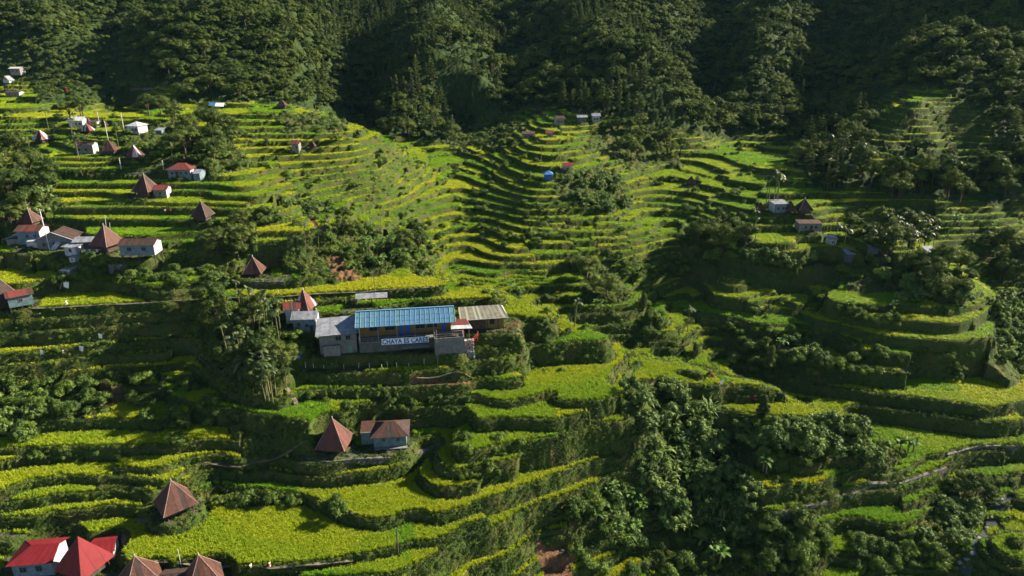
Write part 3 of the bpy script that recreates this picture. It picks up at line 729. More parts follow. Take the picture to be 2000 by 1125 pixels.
def weeds():
    m = (~PADDY & inview & ~Z_FOREST & (GR < 430) & (RNG.random(GX.shape) < np.where(Z_YARD, .08, np.where(Z_SOIL, .02, np.where(GR > 190, .035, .16)))))
    x = GX[m]; y = GY[m]; z = Z[m]; r = GR[m]; n = len(x); s = np.clip(r / 170, .8, 1.8) * RNG.uniform(.55, 1.35, n)
    rot = np.stack([RNG.normal(size=n) * .25, RNG.normal(size=n) * .25, RNG.uniform(0, 6.28, n)], 1)
    t = np.clip(fbm(x, y, 6, 90) * 1.6 - .45 + RNG.normal(size=n) * .15, 0, 1)
    print('weeds', n)
    scatter('undergrowth', 'weeds and grass covering the terrace banks', np.stack([x, y, z - .05], 1), rot, np.stack([s, s, s * .9], 1), t, [weed_tuft(k) for k in range(4)], RNG.integers(0, 4, n))
rice(); weeds()
def visible(P, up=3.0):
    """which ground points (raised by up) the camera sees over the terrain"""
    P = np.asarray(P, float); u, v = project(P[:, 0], P[:, 1], P[:, 2] + up)
    c = cast(u, v); d0 = np.linalg.norm(P - [0, 0, CAMZ], axis=1); d1 = np.linalg.norm(c - [0, 0, CAMZ], axis=1)
    return ((d1 > d0 - 6) | np.isnan(d1)) & (u > -30) & (u < 2030) & (v > -60) & (v < 1170)
def forest():
    P = []; sp = 4.3
    gx, gy = np.meshgrid(np.arange(-520, 560, sp), np.arange(60, 640, sp))
    gx = (gx + RNG.uniform(-.48, .48, gx.shape) * sp).ravel(); gy = (gy + RNG.uniform(-.48, .48, gy.shape) * sp).ravel()
    ok = (np.abs(np.arctan2(gx, gy)) < .78) & (np.hypot(gx, gy) < 640); gx = gx[ok]; gy = gy[ok]
    i, j = gidx(gx, gy); ok = Z_FOREST[i, j]; gx = gx[ok]; gy = gy[ok]; i = i[ok]; j = j[ok]
    z = Z[i, j]; n = len(gx)
    isp = (fbm(gx, gy, 45, 71) + RNG.normal(size=n) * .12) > .64
    u, v = project(gx, gy, z)
    isp &= ~((u < 260) & (v > 60))
    s = np.where(isp, RNG.uniform(.62, 1.15, n), RNG.uniform(.62, 1.2, n)) * np.where(fbm(gx, gy, 20, 72) < .36, .65, 1.0)
    s *= .76 * np.clip(.7 + (np.hypot(gx, gy) - 230) / 160, .7, 1)
    s *= np.where((u < 250) & (v > 70), .55, 1.0)
    P = np.stack([gx, gy, z - .3], 1); vis = visible(P, 5)
    d = np.hypot(gx, gy); score = s / d * vis
    so = np.argsort(-score); near = np.r_[so[~isp[so]][:165], so[isp[so]][:110]]; near = near[vis[near]]
    indiv = np.zeros(n, bool); indiv[near] = True
    REG = [((0, 260), 'on the sunlit spur rising at the upper left'), ((260, 700), 'on the wooded ridge behind the left terraces'), ((700, 1000), 'on the wooded nose over the shaded valley'),
           ((1000, 1400), 'on the slope above the central terraced spur'), ((1400, 1680), 'in the dark hollow right of the central spur'), ((1680, 2100), 'on the shaded hillside at the right edge')]
    for k in near:
        ph = next(t for (a, b), t in REG if a <= u[k] < b or (a == 0 and u[k] < b) or (b == 2100 and u[k] >= a))
        kd = 'pine' if isp[k] else 'broad'
        big = 'tall' if s[k] > .75 else ('middling' if s[k] > .58 else 'small')
        plant(kd, P[k], s[k], '%s %s tree %s' % (big, 'pine' if isp[k] else 'round crowned', ph), 'forest trees ' + ph)
    r = ~indiv; n2 = r.sum()
    prot = []; 
    for kd in ('pine', 'broad'):
        for tm, cm, _, _ in KIND[kd]: prot.append(cm)
    idx = np.where(isp[r], RNG.integers(0, 4, n2), 4 + RNG.integers(0, 4, n2))
    rot = np.stack([RNG.normal(size=n2) * .05, RNG.normal(size=n2) * .05, RNG.uniform(0, 6.28, n2)], 1)
    sc = np.stack([s[r], s[r], s[r] * RNG.uniform(.85, 1.15, n2)], 1)
    print('forest', n, n2)
    scatter('forest', 'dense mountain forest of pines and broadleaf trees', P[r], rot, sc, np.zeros(n2), prot, idx)
forest()
# ---------------------------------------------------------------- building materials
M_RUST = mat('rusted_sheet', (.05, .023, .019), .75, [(1.2, (.085, .034, .024), .4, .65), (5, (.06, .035, .03), .5, .7)])
M_RUST2 = mat('pale_rusted_sheet', (.08, .034, .026), .75, [(1.6, (.075, .033, .027), .4, .6), (6, (.17, .10, .085), .55, .7)])
M_BROWN = mat('dark_brown_sheet', (.035, .024, .022), .8, [(1.5, (.06, .036, .03), .45, .65)])
M_REDROOF = mat('red_painted_sheet', (.155, .014, .018), .6, [(.7, (.11, .011, .014), .4, .7), (4, (.2, .03, .03), .62, .75)], spec=.12)
M_REDOLD = mat('faded_red_sheet', (.15, .03, .027), .6, [(1.2, (.1, .035, .028), .4, .6)])
M_ZINC = mat('zinc_sheet', (.2, .215, .25), .55, [(1.0, (.13, .14, .16), .4, .6), (3, (.3, .2, .15), .62, .75)], spec=.5)
M_WHITE = mat('white_paint', (.4, .41, .43), .7, [(1.2, (.25, .25, .25), .42, .68)])
M_BLUEGREY = mat('blue_grey_boards_and_shade', (.14, .19, .235), .75, [(1.5, (.09, .125, .155), .4, .65)])  # own colour of several walls, painted shade on two house fronts
M_GREY = mat('weathered_boards', (.19, .19, .18), .85, [(1.8, (.12, .12, .11), .4, .65)])
M_WOOD = mat('dark_timber', (.075, .055, .04), .85, [(2, (.04, .03, .025), .4, .6)])
M_TEAL = mat('teal_painted_boards', (.11, .175, .19), .75, [(1.3, (.07, .115, .125), .4, .65)])
M_BLUEROOF = mat('blue_painted_sheet', (.05, .135, .235), .5, [(.9, (.04, .105, .185), .4, .65), (3, (.10, .16, .19), .55, .7)], spec=.4)
M_BLUEROOF2 = mat('faded_blue_sheet', (.075, .17, .22), .6, [(1.3, (.05, .12, .16), .4, .65), (2.2, (.13, .13, .12), .6, .72)])
M_BLUESEAM = mat('pale_blue_seam', (.09, .21, .32), .5)
M_BEIGE = mat('beige_sheet', (.19, .185, .135), .65, [(1, (.13, .125, .095), .4, .65)])
M_BEIGE2 = mat('pale_beige_sheet', (.27, .27, .21), .6)
M_YELLOW = mat('yellow_wall_paint', (.2, .13, .04), .75, [(1.5, (.15, .1, .035), .4, .65)])
M_BLUE = mat('blue_paint', (.03, .10, .38), .5)
M_TARP = mat('blue_tarp', (.06, .17, .38), .6, [(2, (.045, .12, .3), .4, .6)])
M_CONC = mat('concrete', (.16, .16, .155), .9, [(1.2, (.1, .1, .095), .4, .65), (5, (.2, .2, .19), .5, .7)])
M_DARKC = mat('damp_concrete', (.10, .105, .10), .9, [(1.0, (.065, .07, .06), .4, .65)])  # darker concrete tone for the foundation and dark walls
M_GLASS = mat('window_glass', (.02, .03, .04), .15, spec=.6)
M_RED = mat('red_rail_paint', (.35, .03, .03), .5)
M_CAP = mat('ridge_cap', (.28, .19, .165), .6, [(3, (.18, .1, .085), .4, .6)])
M_POLE = mat('pale_pole', (.55, .55, .53), .7)
M_POLED = mat('dark_pole', (.09, .07, .06), .85)
M_PATH = mat('path_concrete', (.15, .125, .09), .95, [(1.0, (.085, .07, .05), .4, .6)])
M_CLOTHW = mat('white_cloth', (.78, .78, .76), .8); M_CLOTHR = mat('red_cloth', (.5, .05, .04), .8); M_CLOTHY = mat('yellow_cloth', (.7, .5, .05), .8)
M_CLOTHG = mat('green_cloth', (.12, .22, .15), .8); M_CLOTHD = mat('dark_cloth', (.03, .03, .04), .85); M_SKIN = mat('skin', (.24, .12, .07), .6); M_HAIR = mat('black_hair', (.01, .009, .008), .5)
M_CLOTHB = mat('blue_cloth', (.12, .2, .45), .8)
def stonemat(name, c1, c2, c3, scale):
    m = bpy.data.materials.new(name); m.use_nodes = True; n = m.node_tree; b = n.nodes['Principled BSDF']; L = n.links.new
    tc = n.nodes.new('ShaderNodeTexCoord'); vo = n.nodes.new('ShaderNodeTexVoronoi'); vo.inputs['Scale'].default_value = scale; L(tc.outputs['Object'], vo.inputs['Vector'])
    sx = n.nodes.new('ShaderNodeSeparateColor'); L(vo.outputs['Color'], sx.inputs[0])
    r = n.nodes.new('ShaderNodeValToRGB'); r.color_ramp.elements[0].color = (*c1, 1); r.color_ramp.elements[1].color = (*c2, 1); L(sx.outputs[0], r.inputs[0])
    v2 = n.nodes.new('ShaderNodeTexVoronoi'); v2.feature = 'DISTANCE_TO_EDGE'; v2.inputs['Scale'].default_value = scale; L(tc.outputs['Object'], v2.inputs['Vector'])
    mr = n.nodes.new('ShaderNodeMapRange'); mr.inputs[2].default_value = .09; L(v2.outputs['Distance'], mr.inputs[0])
    mx_ = n.nodes.new('ShaderNodeMix'); mx_.data_type = 'RGBA'; L(mr.outputs[0], mx_.inputs[0]); mx_.inputs[6].default_value = (*c3, 1); L(r.outputs[0], mx_.inputs[7])
    L(mx_.outputs[2], b.inputs['Base Color']); b.inputs['Roughness'].default_value = .95
    bp = n.nodes.new('ShaderNodeBump'); bp.inputs['Distance'].default_value = .15; L(mr.outputs[0], bp.inputs['Height']); L(bp.outputs[0], b.inputs['Normal'])
    return m
M_STONE = stonemat('dry_stone', (.06, .06, .048), (.17, .165, .14), (.03, .035, .02), 1.6)
M_STONEW = stonemat('pale_stone', (.22, .215, .2), (.45, .44, .41), (.1, .1, .09), 1.8)
M_EARTHW = stonemat('earthen_stone', (.12, .075, .05), (.24, .16, .11), (.05, .045, .03), 1.1)
# ---------------------------------------------------------------- solid builder
class Sol:
    def __init__(s): s.bm = bmesh.new(); s.mats = []
    def mi(s, m):
        if m not in s.mats: s.mats.append(m)
        return s.mats.index(m)
    def poly(s, pts, m):
        try:
            f = s.bm.faces.new([s.bm.verts.new(p) for p in pts]); f.material_index = s.mi(m)
        except ValueError: pass
    def box(s, c, d, m, rz=0, M=None):
        r = bmesh.ops.create_cube(s.bm, size=1); k = s.mi(m)
        T = Matrix.Translation(c) @ Matrix.Rotation(rz, 4, 'Z') @ (M or Matrix.Identity(4)) @ Matrix.Diagonal((*d, 1))
        bmesh.ops.transform(s.bm, matrix=T, verts=r['verts'])
        for f in {f for v in r['verts'] for f in v.link_faces}: f.material_index = k
    def bar(s, a, b, r_, m, seg=6):
        a = Vector(a); b = Vector(b); d = b - a
        r = bmesh.ops.create_cone(s.bm, cap_ends=True, segments=seg, radius1=r_, radius2=r_, depth=d.length); k = s.mi(m)
        T = Matrix.Translation((a + b) / 2) @ d.to_track_quat('Z', 'Y').to_matrix().to_4x4()
        bmesh.ops.transform(s.bm, matrix=T, verts=r['verts'])
        for f in {f for v in r['verts'] for f in v.link_faces}: f.material_index = k
    def slab(s, quad, th, m):
        """thin solid sheet from four (or three) corner points"""
        q = [Vector(p) for p in quad]; n = (q[1] - q[0]).cross(q[-1] - q[0]).normalized(); lo_ = [p - n * th for p in q]
        s.poly(q, m); s.poly(lo_[::-1], m)
        for i in range(len(q)):
            j = (i + 1) % len(q); s.poly([q[i], lo_[i], lo_[j], q[j]], m)
    def obj(s, name, parent=None, loc=None, rz=0):
        me = bpy.data.meshes.new(name); bmesh.ops.recalc_face_normals(s.bm, faces=s.bm.faces); s.bm.to_mesh(me); s.bm.free()
        for m in s.mats: me.materials.append(m)
        o = bpy.data.objects.new(name, me); COL.objects.link(o)
        if parent is not None: o.parent = parent
        if loc is not None: o.location = loc; o.rotation_euler[2] = rz
        return o
def thing(name, label, cat, loc, rz=0, group=None):
    o = bpy.data.objects.new(name, None); COL.objects.link(o); o.location = [float(c) for c in loc]; o.rotation_euler[2] = rz
    o['label'] = label; o['category'] = cat
    if group: o['group'] = group
    return o
def tag(o, label, cat, group=None):
    o['label'] = label; o['category'] = cat
    if group: o['group'] = group
    return o
def ground_at(u, v):
    c = cast([u], [v])[0]; return Vector(c), np.linalg.norm(c - [0, 0, CAMZ]) / FPX      # point, metres per pixel there
def sheet(sol, a, b, c, d, n, mats, rng, th=.04, lift=.03):
    """roof slope a-b (eave) to d-c (ridge) from n overlapping sheets; mats weighted list"""
    a, b, c, d = map(Vector, (a, b, c, d)); nn = (b - a).cross(d - a).normalized()
    for k in range(n):
        t0, t1 = k / n, (k + 1) / n; up = nn * lift * (k % 2)
        q = [a.lerp(b, t0) + up, a.lerp(b, t1) + up, d.lerp(c, t1) + up, d.lerp(c, t0) + up]
        sol.slab(q, th, mats[rng.integers(len(mats))])
def pyr_face(sol, A, B, T, n, mats, rng, th=.04):
    """triangular slope cut into upright sheets"""
    A, B, T = Vector(A), Vector(B), Vector(T); mid = (A + B) / 2; nn = (B - A).cross(T - A).normalized()
    for k in range(n):
        t0, t1 = k / n, (k + 1) / n; up = nn * .025 * (k % 2)
        def top(t):
            h = 1 - abs(2 * t - 1); base = A.lerp(B, t); return base + (T - mid) * h
        p0, p1 = A.lerp(B, t0), A.lerp(B, t1); q0, q1 = top(t0), top(t1); m = mats[rng.integers(len(mats))]
        ring = [p0 + up, p1 + up]
        if (q1 - p1).length > 1e-4: ring.append(q1 + up)
        if t0 < .5 < t1: ring.append(T + up)
        if (q0 - p0).length > 1e-4: ring.append(q0 + up)
        if len(ring) > 2: sol.slab(ring, th, m)
PAL = {'rust': [M_RUST, M_RUST, M_BROWN, M_RUST, M_RUST2], 'brown': [M_BROWN, M_BROWN, M_RUST], 'stripe': [M_REDOLD, M_WHITE, M_REDOLD, M_RUST], 'red': [M_REDROOF], 'oldred': [M_REDOLD, M_RUST, M_REDOLD],
       'zinc': [M_ZINC], 'white': [M_WHITE], 'pale': [M_RUST2, M_RUST2, M_RUST, M_REDOLD], 'dark': [M_BROWN]}
def hut(u, v, wpx, label, pal='rust', rz=0, rise=.8, eave=.3, seed=1, cap=True, group=None, extra=None, size=None):
    """square house on posts under a steep four sided roof; v is the ground below it"""
    p, mpp = ground_at(u, v); s = size or wpx * mpp * (.82 if v < 560 else .96); rng = np.random.default_rng(seed); h = s / 2
    t = thing('pyramid_hut', label, 'hut', p, math.radians(rz), group); e = s * eave; tip = (0, 0, e + s * rise)
    r = Sol(); cs_ = [(-h, -h, e), (h, -h, e), (h, h, e), (-h, h, e)]
    for k in range(4): pyr_face(r, cs_[k], cs_[(k + 1) % 4], tip, 7, PAL[pal], rng)
    r.obj('roof', t)
    if cap:
        c = Sol()
        for q in cs_: c.bar(q, tip, .07, M_CAP, 5)
        c.obj('ridge_cap', t)
        f = Sol(); f.bar((0, 0, tip[2] - .1), (0, 0, tip[2] + .45), .1, M_WHITE); f.obj('finial', t)
    b = Sol(); b.box((0, 0, e * .5 + .35), (s * .62, s * .62, e * .9), M_WOOD); b.obj('wall', t)
    for a in (-1, 1):
        for q in (-1, 1):
            l = Sol(); l.bar((a * s * .36, q * s * .36, -1.2), (a * s * .36, q * s * .36, e + .25), .13, M_WOOD); l.obj('post', t)
    if extra: extra(t, s, e)
    return t
def window(t, cx, cz, w_, h_, y, face='front', fm=None, W=0, D=0):
    """framed pane on a wall: y is the wall plane, face front (-y), right (+x)"""
    f = Sol(); g = Sol(); fm = fm or M_GREY; th = .07
    def P(a, z, out): return (a, y - out, z) if face == 'front' else (y + out, a, z)
    def bx(a0, a1, z0, z1, o0, o1, m, sol):
        c = P((a0 + a1) / 2, (z0 + z1) / 2, (o0 + o1) / 2); d = (a1 - a0, o1 - o0, z1 - z0) if face == 'front' else (o1 - o0, a1 - a0, z1 - z0); sol.box(c, d, m)
    bx(cx - w_ / 2 - th, cx + w_ / 2 + th, cz + h_ / 2, cz + h_ / 2 + th, -.05, .06, fm, f); bx(cx - w_ / 2 - th, cx + w_ / 2 + th, cz - h_ / 2 - th, cz - h_ / 2, -.05, .08, fm, f)
    bx(cx - w_ / 2 - th, cx - w_ / 2, cz - h_ / 2, cz + h_ / 2, -.05, .06, fm, f); bx(cx + w_ / 2, cx + w_ / 2 + th, cz - h_ / 2, cz + h_ / 2, -.05, .06, fm, f)
    bx(cx - .025, cx + .025, cz - h_ / 2, cz + h_ / 2, -.03, .045, fm, f)
    bx(cx - w_ / 2, cx + w_ / 2, cz - h_ / 2, cz + h_ / 2, -.04, .025, M_GLASS, g)
    fo = f.obj('window', t); g.obj('pane', fo)
def house(u, v, wpx, label, d=.8, h=2.4, roof='gable', pitch=.45, over=.45, pal='rust', wall=None, side=None, stilts=0, rz=0, wins=((-.25, .5), (.25, .5)), door=None, seed=1, group=None,
          name='house', cat='house', wm=None, extra=None, ridge='x', win=(.7, .8), sheets=8):
    p, mpp = ground_at(u, v); w_ = wpx * mpp * (.93 if v > 620 else .86 if v > 300 else .76); d = d * w_ if d <= 2.2 else d; wall = wall or M_GREY; side = side or wall; rng = np.random.default_rng(seed)
    t = thing(name, label, cat, p, math.radians(rz), group); X, Y = w_ / 2, d / 2; z0 = stilts; z1 = stilts + h; b = Sol()
    b.poly([(-X, -Y, z0 - (.8 if not stilts else 0)), (X, -Y, z0 - (.8 if not stilts else 0)), (X, -Y, z1), (-X, -Y, z1)], wall)
    zb = z0 - (.8 if not stilts else 0); R = pitch * (Y if ridge == 'x' else X)
    if roof == 'gable' and ridge == 'x':
        b.poly([(X, -Y, zb), (X, Y, zb), (X, Y, z1), (X, 0, z1 + R - .05), (X, -Y, z1)], side); b.poly([(-X, -Y, zb), (-X, Y, zb), (-X, Y, z1), (-X, 0, z1 + R - .05), (-X, -Y, z1)], side)
    else:
        b.poly([(X, -Y, zb), (X, Y, zb), (X, Y, z1), (X, -Y, z1)], side); b.poly([(-X, -Y, zb), (-X, Y, zb), (-X, Y, z1), (-X, -Y, z1)], side)
        if roof == 'gable':
            b.poly([(-X, -Y, z1), (X, -Y, z1), (0, -Y, z1 + R - .05)], wall); b.poly([(-X, Y, z1), (X, Y, z1), (0, Y, z1 + R - .05)], wall)
    b.poly([(-X, Y, zb), (X, Y, zb), (X, Y, z1), (-X, Y, z1)], side); b.poly([(-X, -Y, zb), (X, -Y, zb), (X, Y, zb), (-X, Y, zb)], wall); b.poly([(-X, -Y, z1 - .02), (X, -Y, z1 - .02), (X, Y, z1 - .02), (-X, Y, z1 - .02)], wall)
    b.obj('wall', t)
    r = Sol(); ox = X + over; oy = Y + over; pm = PAL[pal] if isinstance(pal, str) else pal
    if roof == 'gable' and ridge == 'x':
        e = z1 - over * pitch + .05
        sheet(r, (-ox, -oy, e), (ox, -oy, e), (ox, 0, z1 + R + .05), (-ox, 0, z1 + R + .05), sheets, pm, rng); sheet(r, (ox, oy, e), (-ox, oy, e), (-ox, 0, z1 + R + .05), (ox, 0, z1 + R + .05), sheets, pm, rng)
    elif roof == 'gable':
        e = z1 - over * pitch + .05
        sheet(r, (-ox, oy, e), (-ox, -oy, e), (0, -oy, z1 + R + .05), (0, oy, z1 + R + .05), sheets, pm, rng); sheet(r, (ox, -oy, e), (ox, oy, e), (0, oy, z1 + R + .05), (0, -oy, z1 + R + .05), sheets, pm, rng)
    elif roof == 'shed':
        sheet(r, (-ox, -oy, z1 + .08), (ox, -oy, z1 + .08), (ox, oy, z1 + .08 + pitch * 2 * Y), (-ox, oy, z1 + .08 + pitch * 2 * Y), sheets, pm, rng)
    else:                                            # hip, or hip on the left only
        e = z1 - .1; rt = z1 + pitch * oy; xl = -ox + oy * .9; xr = (ox - oy * .9) if roof == 'hip' else ox
        if xr < xl: xl = xr = 0
        sheet(r, (-ox, -oy, e), (ox, -oy, e), (xr, 0, rt), (xl, 0, rt), sheets, pm, rng); sheet(r, (ox, oy, e), (-ox, oy, e), (xl, 0, rt), (xr, 0, rt), sheets, pm, rng)
        r.slab([(-ox, oy, e), (-ox, -oy, e), (xl, 0, rt)], .05, pm[0])
        if roof == 'hip': r.slab([(ox, -oy, e), (ox, oy, e), (xr, 0, rt)], .05, pm[0])
        else: b2 = Sol(); b2.poly([(X, -Y, z1 - .1), (X, Y, z1 - .1), (X, 0, rt - .15)], side); b2.obj('gable_wall', t)
    r.obj('roof', t)
    for wx, wz in wins: window(t, wx * w_, z0 + wz * h, win[0], win[1], -Y, 'front', wm)
    if door is not None:
        q = Sol(); q.box((door * w_, -Y - .02, z0 + .95), (.8, .08, 1.9), M_WOOD); q.obj('door', t)
    if stilts:
        for a in (-1, 0, 1):
            for c in (-1, 1):
                l = Sol(); l.box((a * X * .93, c * Y * .9, stilts / 2 - .4), (.2, .2, stilts + .8), M_WOOD); l.obj('post', t)
    if extra: extra(t, X, Y, z0, z1)
    return t
def pole(u, v, hpx, label, m=None, r_=.07, lean=(0, 0), arm=False, name='utility_pole', cat='pole', group=None):
    p, mpp = ground_at(u, v); h = hpx * mpp / .93
    t = thing(name, label, cat, p, 0, group); s_ = Sol(); s_.bar((0, 0, -.6), (lean[0] * h, lean[1] * h, h), r_, m or M_POLE, 8); s_.obj('shaft', t)
    if arm:
        a = Sol(); a.box((0, 0, h - .35), (1.1, .08, .08), m or M_POLE); a.obj('crossarm', t)
        for q in (-.45, .45):
            i = Sol(); i.bar((q, 0, h - .31), (q, 0, h - .12), .04, M_WHITE); i.obj('insulator', t)
    else:
        a = Sol(); a.bar((lean[0] * h, lean[1] * h, h), (lean[0] * h, lean[1] * h, h + .06), r_ * 1.3, m or M_POLE, 8); a.obj('cap', t)
    return t
def wall_run(name, label, pts, hpx, m, th=.7, cap=None, cat='stone wall'):
    """retaining wall: pts are pixels of its top edge; it stands proud of the bank and goes down hpx"""
    P = cast([q[0] for q in pts], [q[1] + 1 for q in pts]); s_ = Sol(); rng = np.random.default_rng(len(pts)); tops = []
    for i in range(len(P) - 1):
        a, b = P[i], P[i + 1]; n = max(2, int(np.linalg.norm(b - a) / .7))
        for k in range(n + (i == len(P) - 2)): tops.append(a + (b - a) * k / n)
    tops = np.array(tops); D = np.linalg.norm(tops.mean(0) - [0, 0, CAMZ]); H_ = hpx * D / FPX / .86
    zs = tops[:, 2].copy()
    for _ in range(3): zs[1:-1] = (zs[:-2] + zs[1:-1] * 2 + zs[2:]) / 4
    d = np.gradient(tops[:, :2], axis=0); d /= np.linalg.norm(d, axis=1)[:, None] + 1e-9; nrm = np.stack([d[:, 1], -d[:, 0]], 1)
    nrm *= np.sign((nrm * (-tops[:, :2])).sum(1))[:, None]
    rows = max(3, int(H_ / .6)); n = len(tops); F = []; B = []
    for r_ in range(rows + 1):
        t_ = r_ / rows; off = .55 + .22 * H_ * t_ * .5; jit = rng.normal(size=(n, 1)) * .07 * (0 < r_)
        F.append(np.c_[tops[:, :2] + nrm * (off + jit), zs + .12 - H_ * t_])
    V = [[s_.bm.verts.new(p) for p in row] for row in F]; back = [s_.bm.verts.new((*(tops[k, :2] - nrm[k] * th), zs[k] + .12)) for k in range(n)]; bb = [s_.bm.verts.new((*(tops[k, :2] - nrm[k] * th), zs[k] - H_)) for k in range(n)]
    for k in range(n - 1):
        for r_ in range(rows): s_.bm.faces.new([V[r_][k], V[r_][k + 1], V[r_ + 1][k + 1], V[r_ + 1][k]])
        s_.bm.faces.new([back[k], back[k + 1], V[0][k + 1], V[0][k]]); s_.bm.faces.new([back[k + 1], back[k], bb[k], bb[k + 1]]); s_.bm.faces.new([bb[k + 1], bb[k], V[rows][k], V[rows][k + 1]])
    for k in (0, n - 1):
        s_.bm.faces.new([back[k]] + [V[r_][k] for r_ in range(rows + 1)] + [bb[k]])
    s_.mi(m); o = s_.obj(name); c = tops.mean(0)
    o.data.transform(Matrix.Translation(-Vector(c))); o.location = [float(x) for x in c]; tag(o, label, cat)
    if cap:
        k_ = ribbon('coping', [tops[k] + np.array([0, 0, .16]) for k in range(n)], .55, cap); k_.data.transform(Matrix.Translation(-Vector(c))); k_.parent = o
    return o
def ribbon(name, P, wd, m, th=.18):
    P = np.asarray(P, float); d = np.gradient(P[:, :2], axis=0); d /= np.linalg.norm(d, axis=1)[:, None] + 1e-9; nr = np.stack([-d[:, 1], d[:, 0]], 1) * wd / 2
    s_ = Sol(); s_.mi(m); A = [s_.bm.verts.new((*(p[:2] + q), p[2])) for p, q in zip(P, nr)]; B = [s_.bm.verts.new((*(p[:2] - q), p[2])) for p, q in zip(P, nr)]
    C = [s_.bm.verts.new((*(p[:2] + q), p[2] - th)) for p, q in zip(P, nr)]; D_ = [s_.bm.verts.new((*(p[:2] - q), p[2] - th)) for p, q in zip(P, nr)]
    for k in range(len(P) - 1):
        for q in ((A[k], B[k], B[k + 1], A[k + 1]), (C[k], A[k], A[k + 1], C[k + 1]), (B[k], D_[k], D_[k + 1], B[k + 1]), (D_[k], C[k], C[k + 1], D_[k + 1])): s_.bm.faces.new(q)
    s_.bm.faces.new((A[0], C[0], D_[0], B[0])); s_.bm.faces.new((B[-1], D_[-1], C[-1], A[-1]))
    return s_.obj(name)
def drape(pts, up=.12, step=.8, smooth=6):
    P = cast([q[0] for q in pts], [q[1] for q in pts]); out = []
    for a, b in zip(P[:-1], P[1:]):
        n = max(2, int(np.linalg.norm(b - a) / step)); out += [a + (b - a) * k / n for k in range(n)]
    out.append(P[-1]); out = np.array(out); out[:, 2] = np.maximum(gz(out[:, 0], out[:, 1]), out[:, 2] - 1)
    for _ in range(smooth): out[1:-1, 2] = (out[:-2, 2] + out[1:-1, 2] + out[2:, 2]) / 3
    out[:, 2] += up; return out
# ---------------------------------------------------------------- huts and houses, near to far
def panel(m, x, z, w_, h_, tilt):
    def f(t, s, e):
        # a loose sheet lying on the left front slope
        q = Sol(); q.slab([(x, -s * .30 - .02, z), (x + w_, -s * .30 - .02, z), (x + w_, -s * .30 + h_ * .53, z + h_ * .85), (x, -s * .30 + h_ * .53, z + h_ * .85)], .03, m); q.obj('roof_sheet', t)
    return f
# foreground, lower left
def red_extra(t, X, Y, z0, z1):
    g = Sol(); g.box((0, -Y - .45, z1 - .12), (2 * X + .9, .06, .16), M_REDROOF); g.obj('fascia', t)
    b = Sol(); b.box((X * .35, -Y - .03, z0 + .75), (.35, .05, .18), M_WHITE); b.obj('notice', t)
house(84, 1106, 60, 'pale blue house under a wide bright red hipped roof', d=5.4, h=3.4, roof='hipleft', pitch=.42, over=.6, pal='red', wall=M_BLUEGREY, side=M_WHITE, rz=7, wins=((-.24, .56), (.16, .56)), win=(1.0, 1.05), extra=red_extra, wm=M_BLUEGREY, sheets=12)
hut(172, 1120, 62, 'bright red pyramid hut touching the red roofed blue house', pal='red', rz=-22, rise=.86, eave=.36, seed=2, cap=False)
house(209, 1084, 32, 'small red roofed annex with a white gable behind the bright red pyramid', d=4.0, h=2.4, roof='gable', pitch=.4, over=.4, pal='red', wall=M_WHITE, rz=18, wins=((.2, .5),), seed=3)
hut(281, 1160, 68, 'rusty brown pyramid hut at the bottom edge beside the red house', pal='rust', rz=38, rise=.85, eave=.32, seed=4)
house(352, 1150, 52, 'low dark sheet roofed house between two brown pyramid huts', d=4.5, h=2.2, roof='gable', pitch=.5, pal='dark', wall=M_WOOD, rz=8, wins=((0, .5),), seed=5)
hut(402, 1154, 64, 'brown pyramid hut with pale ridges at the bottom edge beside the big field', pal='rust', rz=30, rise=.9, eave=.32, seed=6)
hut(346, 996, 58, 'rust red pyramid hut alone above the big golden field', pal='rust', rz=42, rise=.80, eave=.27, seed=7)
hut(655, 876, 58, 'streaky red pyramid hut on the stone platform beside the teal house', pal='pale', rz=-6, rise=.92, eave=.24, seed=8)
def teal_extra(t, X, Y, z0, z1):
    w_ = Sol(); w_.box((-X - 1.3, .6, z0 + 1.2), (2.6, Y * 1.3, 2.9), M_TEAL); w_.obj('side_wing', t)
    r = Sol(); r.slab([(-X - 2.8, -Y * .45, z1 - .1), (-X + .1, -Y * .45, z1 - .1), (-X + .1, Y, z1 + .55), (-X - 2.8, Y, z1 + .55)], .06, M_RUST); r.obj('wing_roof', t)
    s_ = Sol(); s_.box((.2, -Y - .5, z0 - .05), (2 * X, .9, .12), M_CONC); s_.obj('porch', t)
house(764, 862, 64, 'teal boarded house with a dark brown roof on the stone platform', d=5.2, h=2.7, roof='hip', pitch=.5, over=.7, pal='brown', wall=M_TEAL, rz=6, stilts=.5, wins=((.25, .6), (-.2, .6)), extra=teal_extra, seed=9, sheets=9)
# by the school
hut(597, 614, 36, 'red and white striped pyramid hut just left of the school', pal='stripe', rz=-14, rise=1.0, eave=.45, seed=10)
house(574, 619, 28, 'white walled house with a rusty red roof behind the striped pyramid', d=4.0, h=3.0, roof='gable', pitch=.4, pal='oldred', wall=M_WHITE, rz=12, wins=((.1, .55),), seed=11)
house(600, 643, 44, 'grey tall house with a pale zinc roof below the striped pyramid', d=4.0, h=3.6, roof='gable', pitch=.45, pal='zinc', wall=M_BLUEGREY, side=M_WHITE, rz=4, wins=((.1, .5), (-.25, .6)), door=.3, seed=12)
hut(498, 538, 42, 'rust red pyramid hut standing alone on the stone ledge above the golden field', pal='rust', rz=3, rise=.82, eave=.24, seed=13)
hut(398, 432, 37, 'dark brown pyramid hut with a pale patch on posts among the terraces', pal='brown', rz=-8, rise=.85, eave=.35, seed=14)
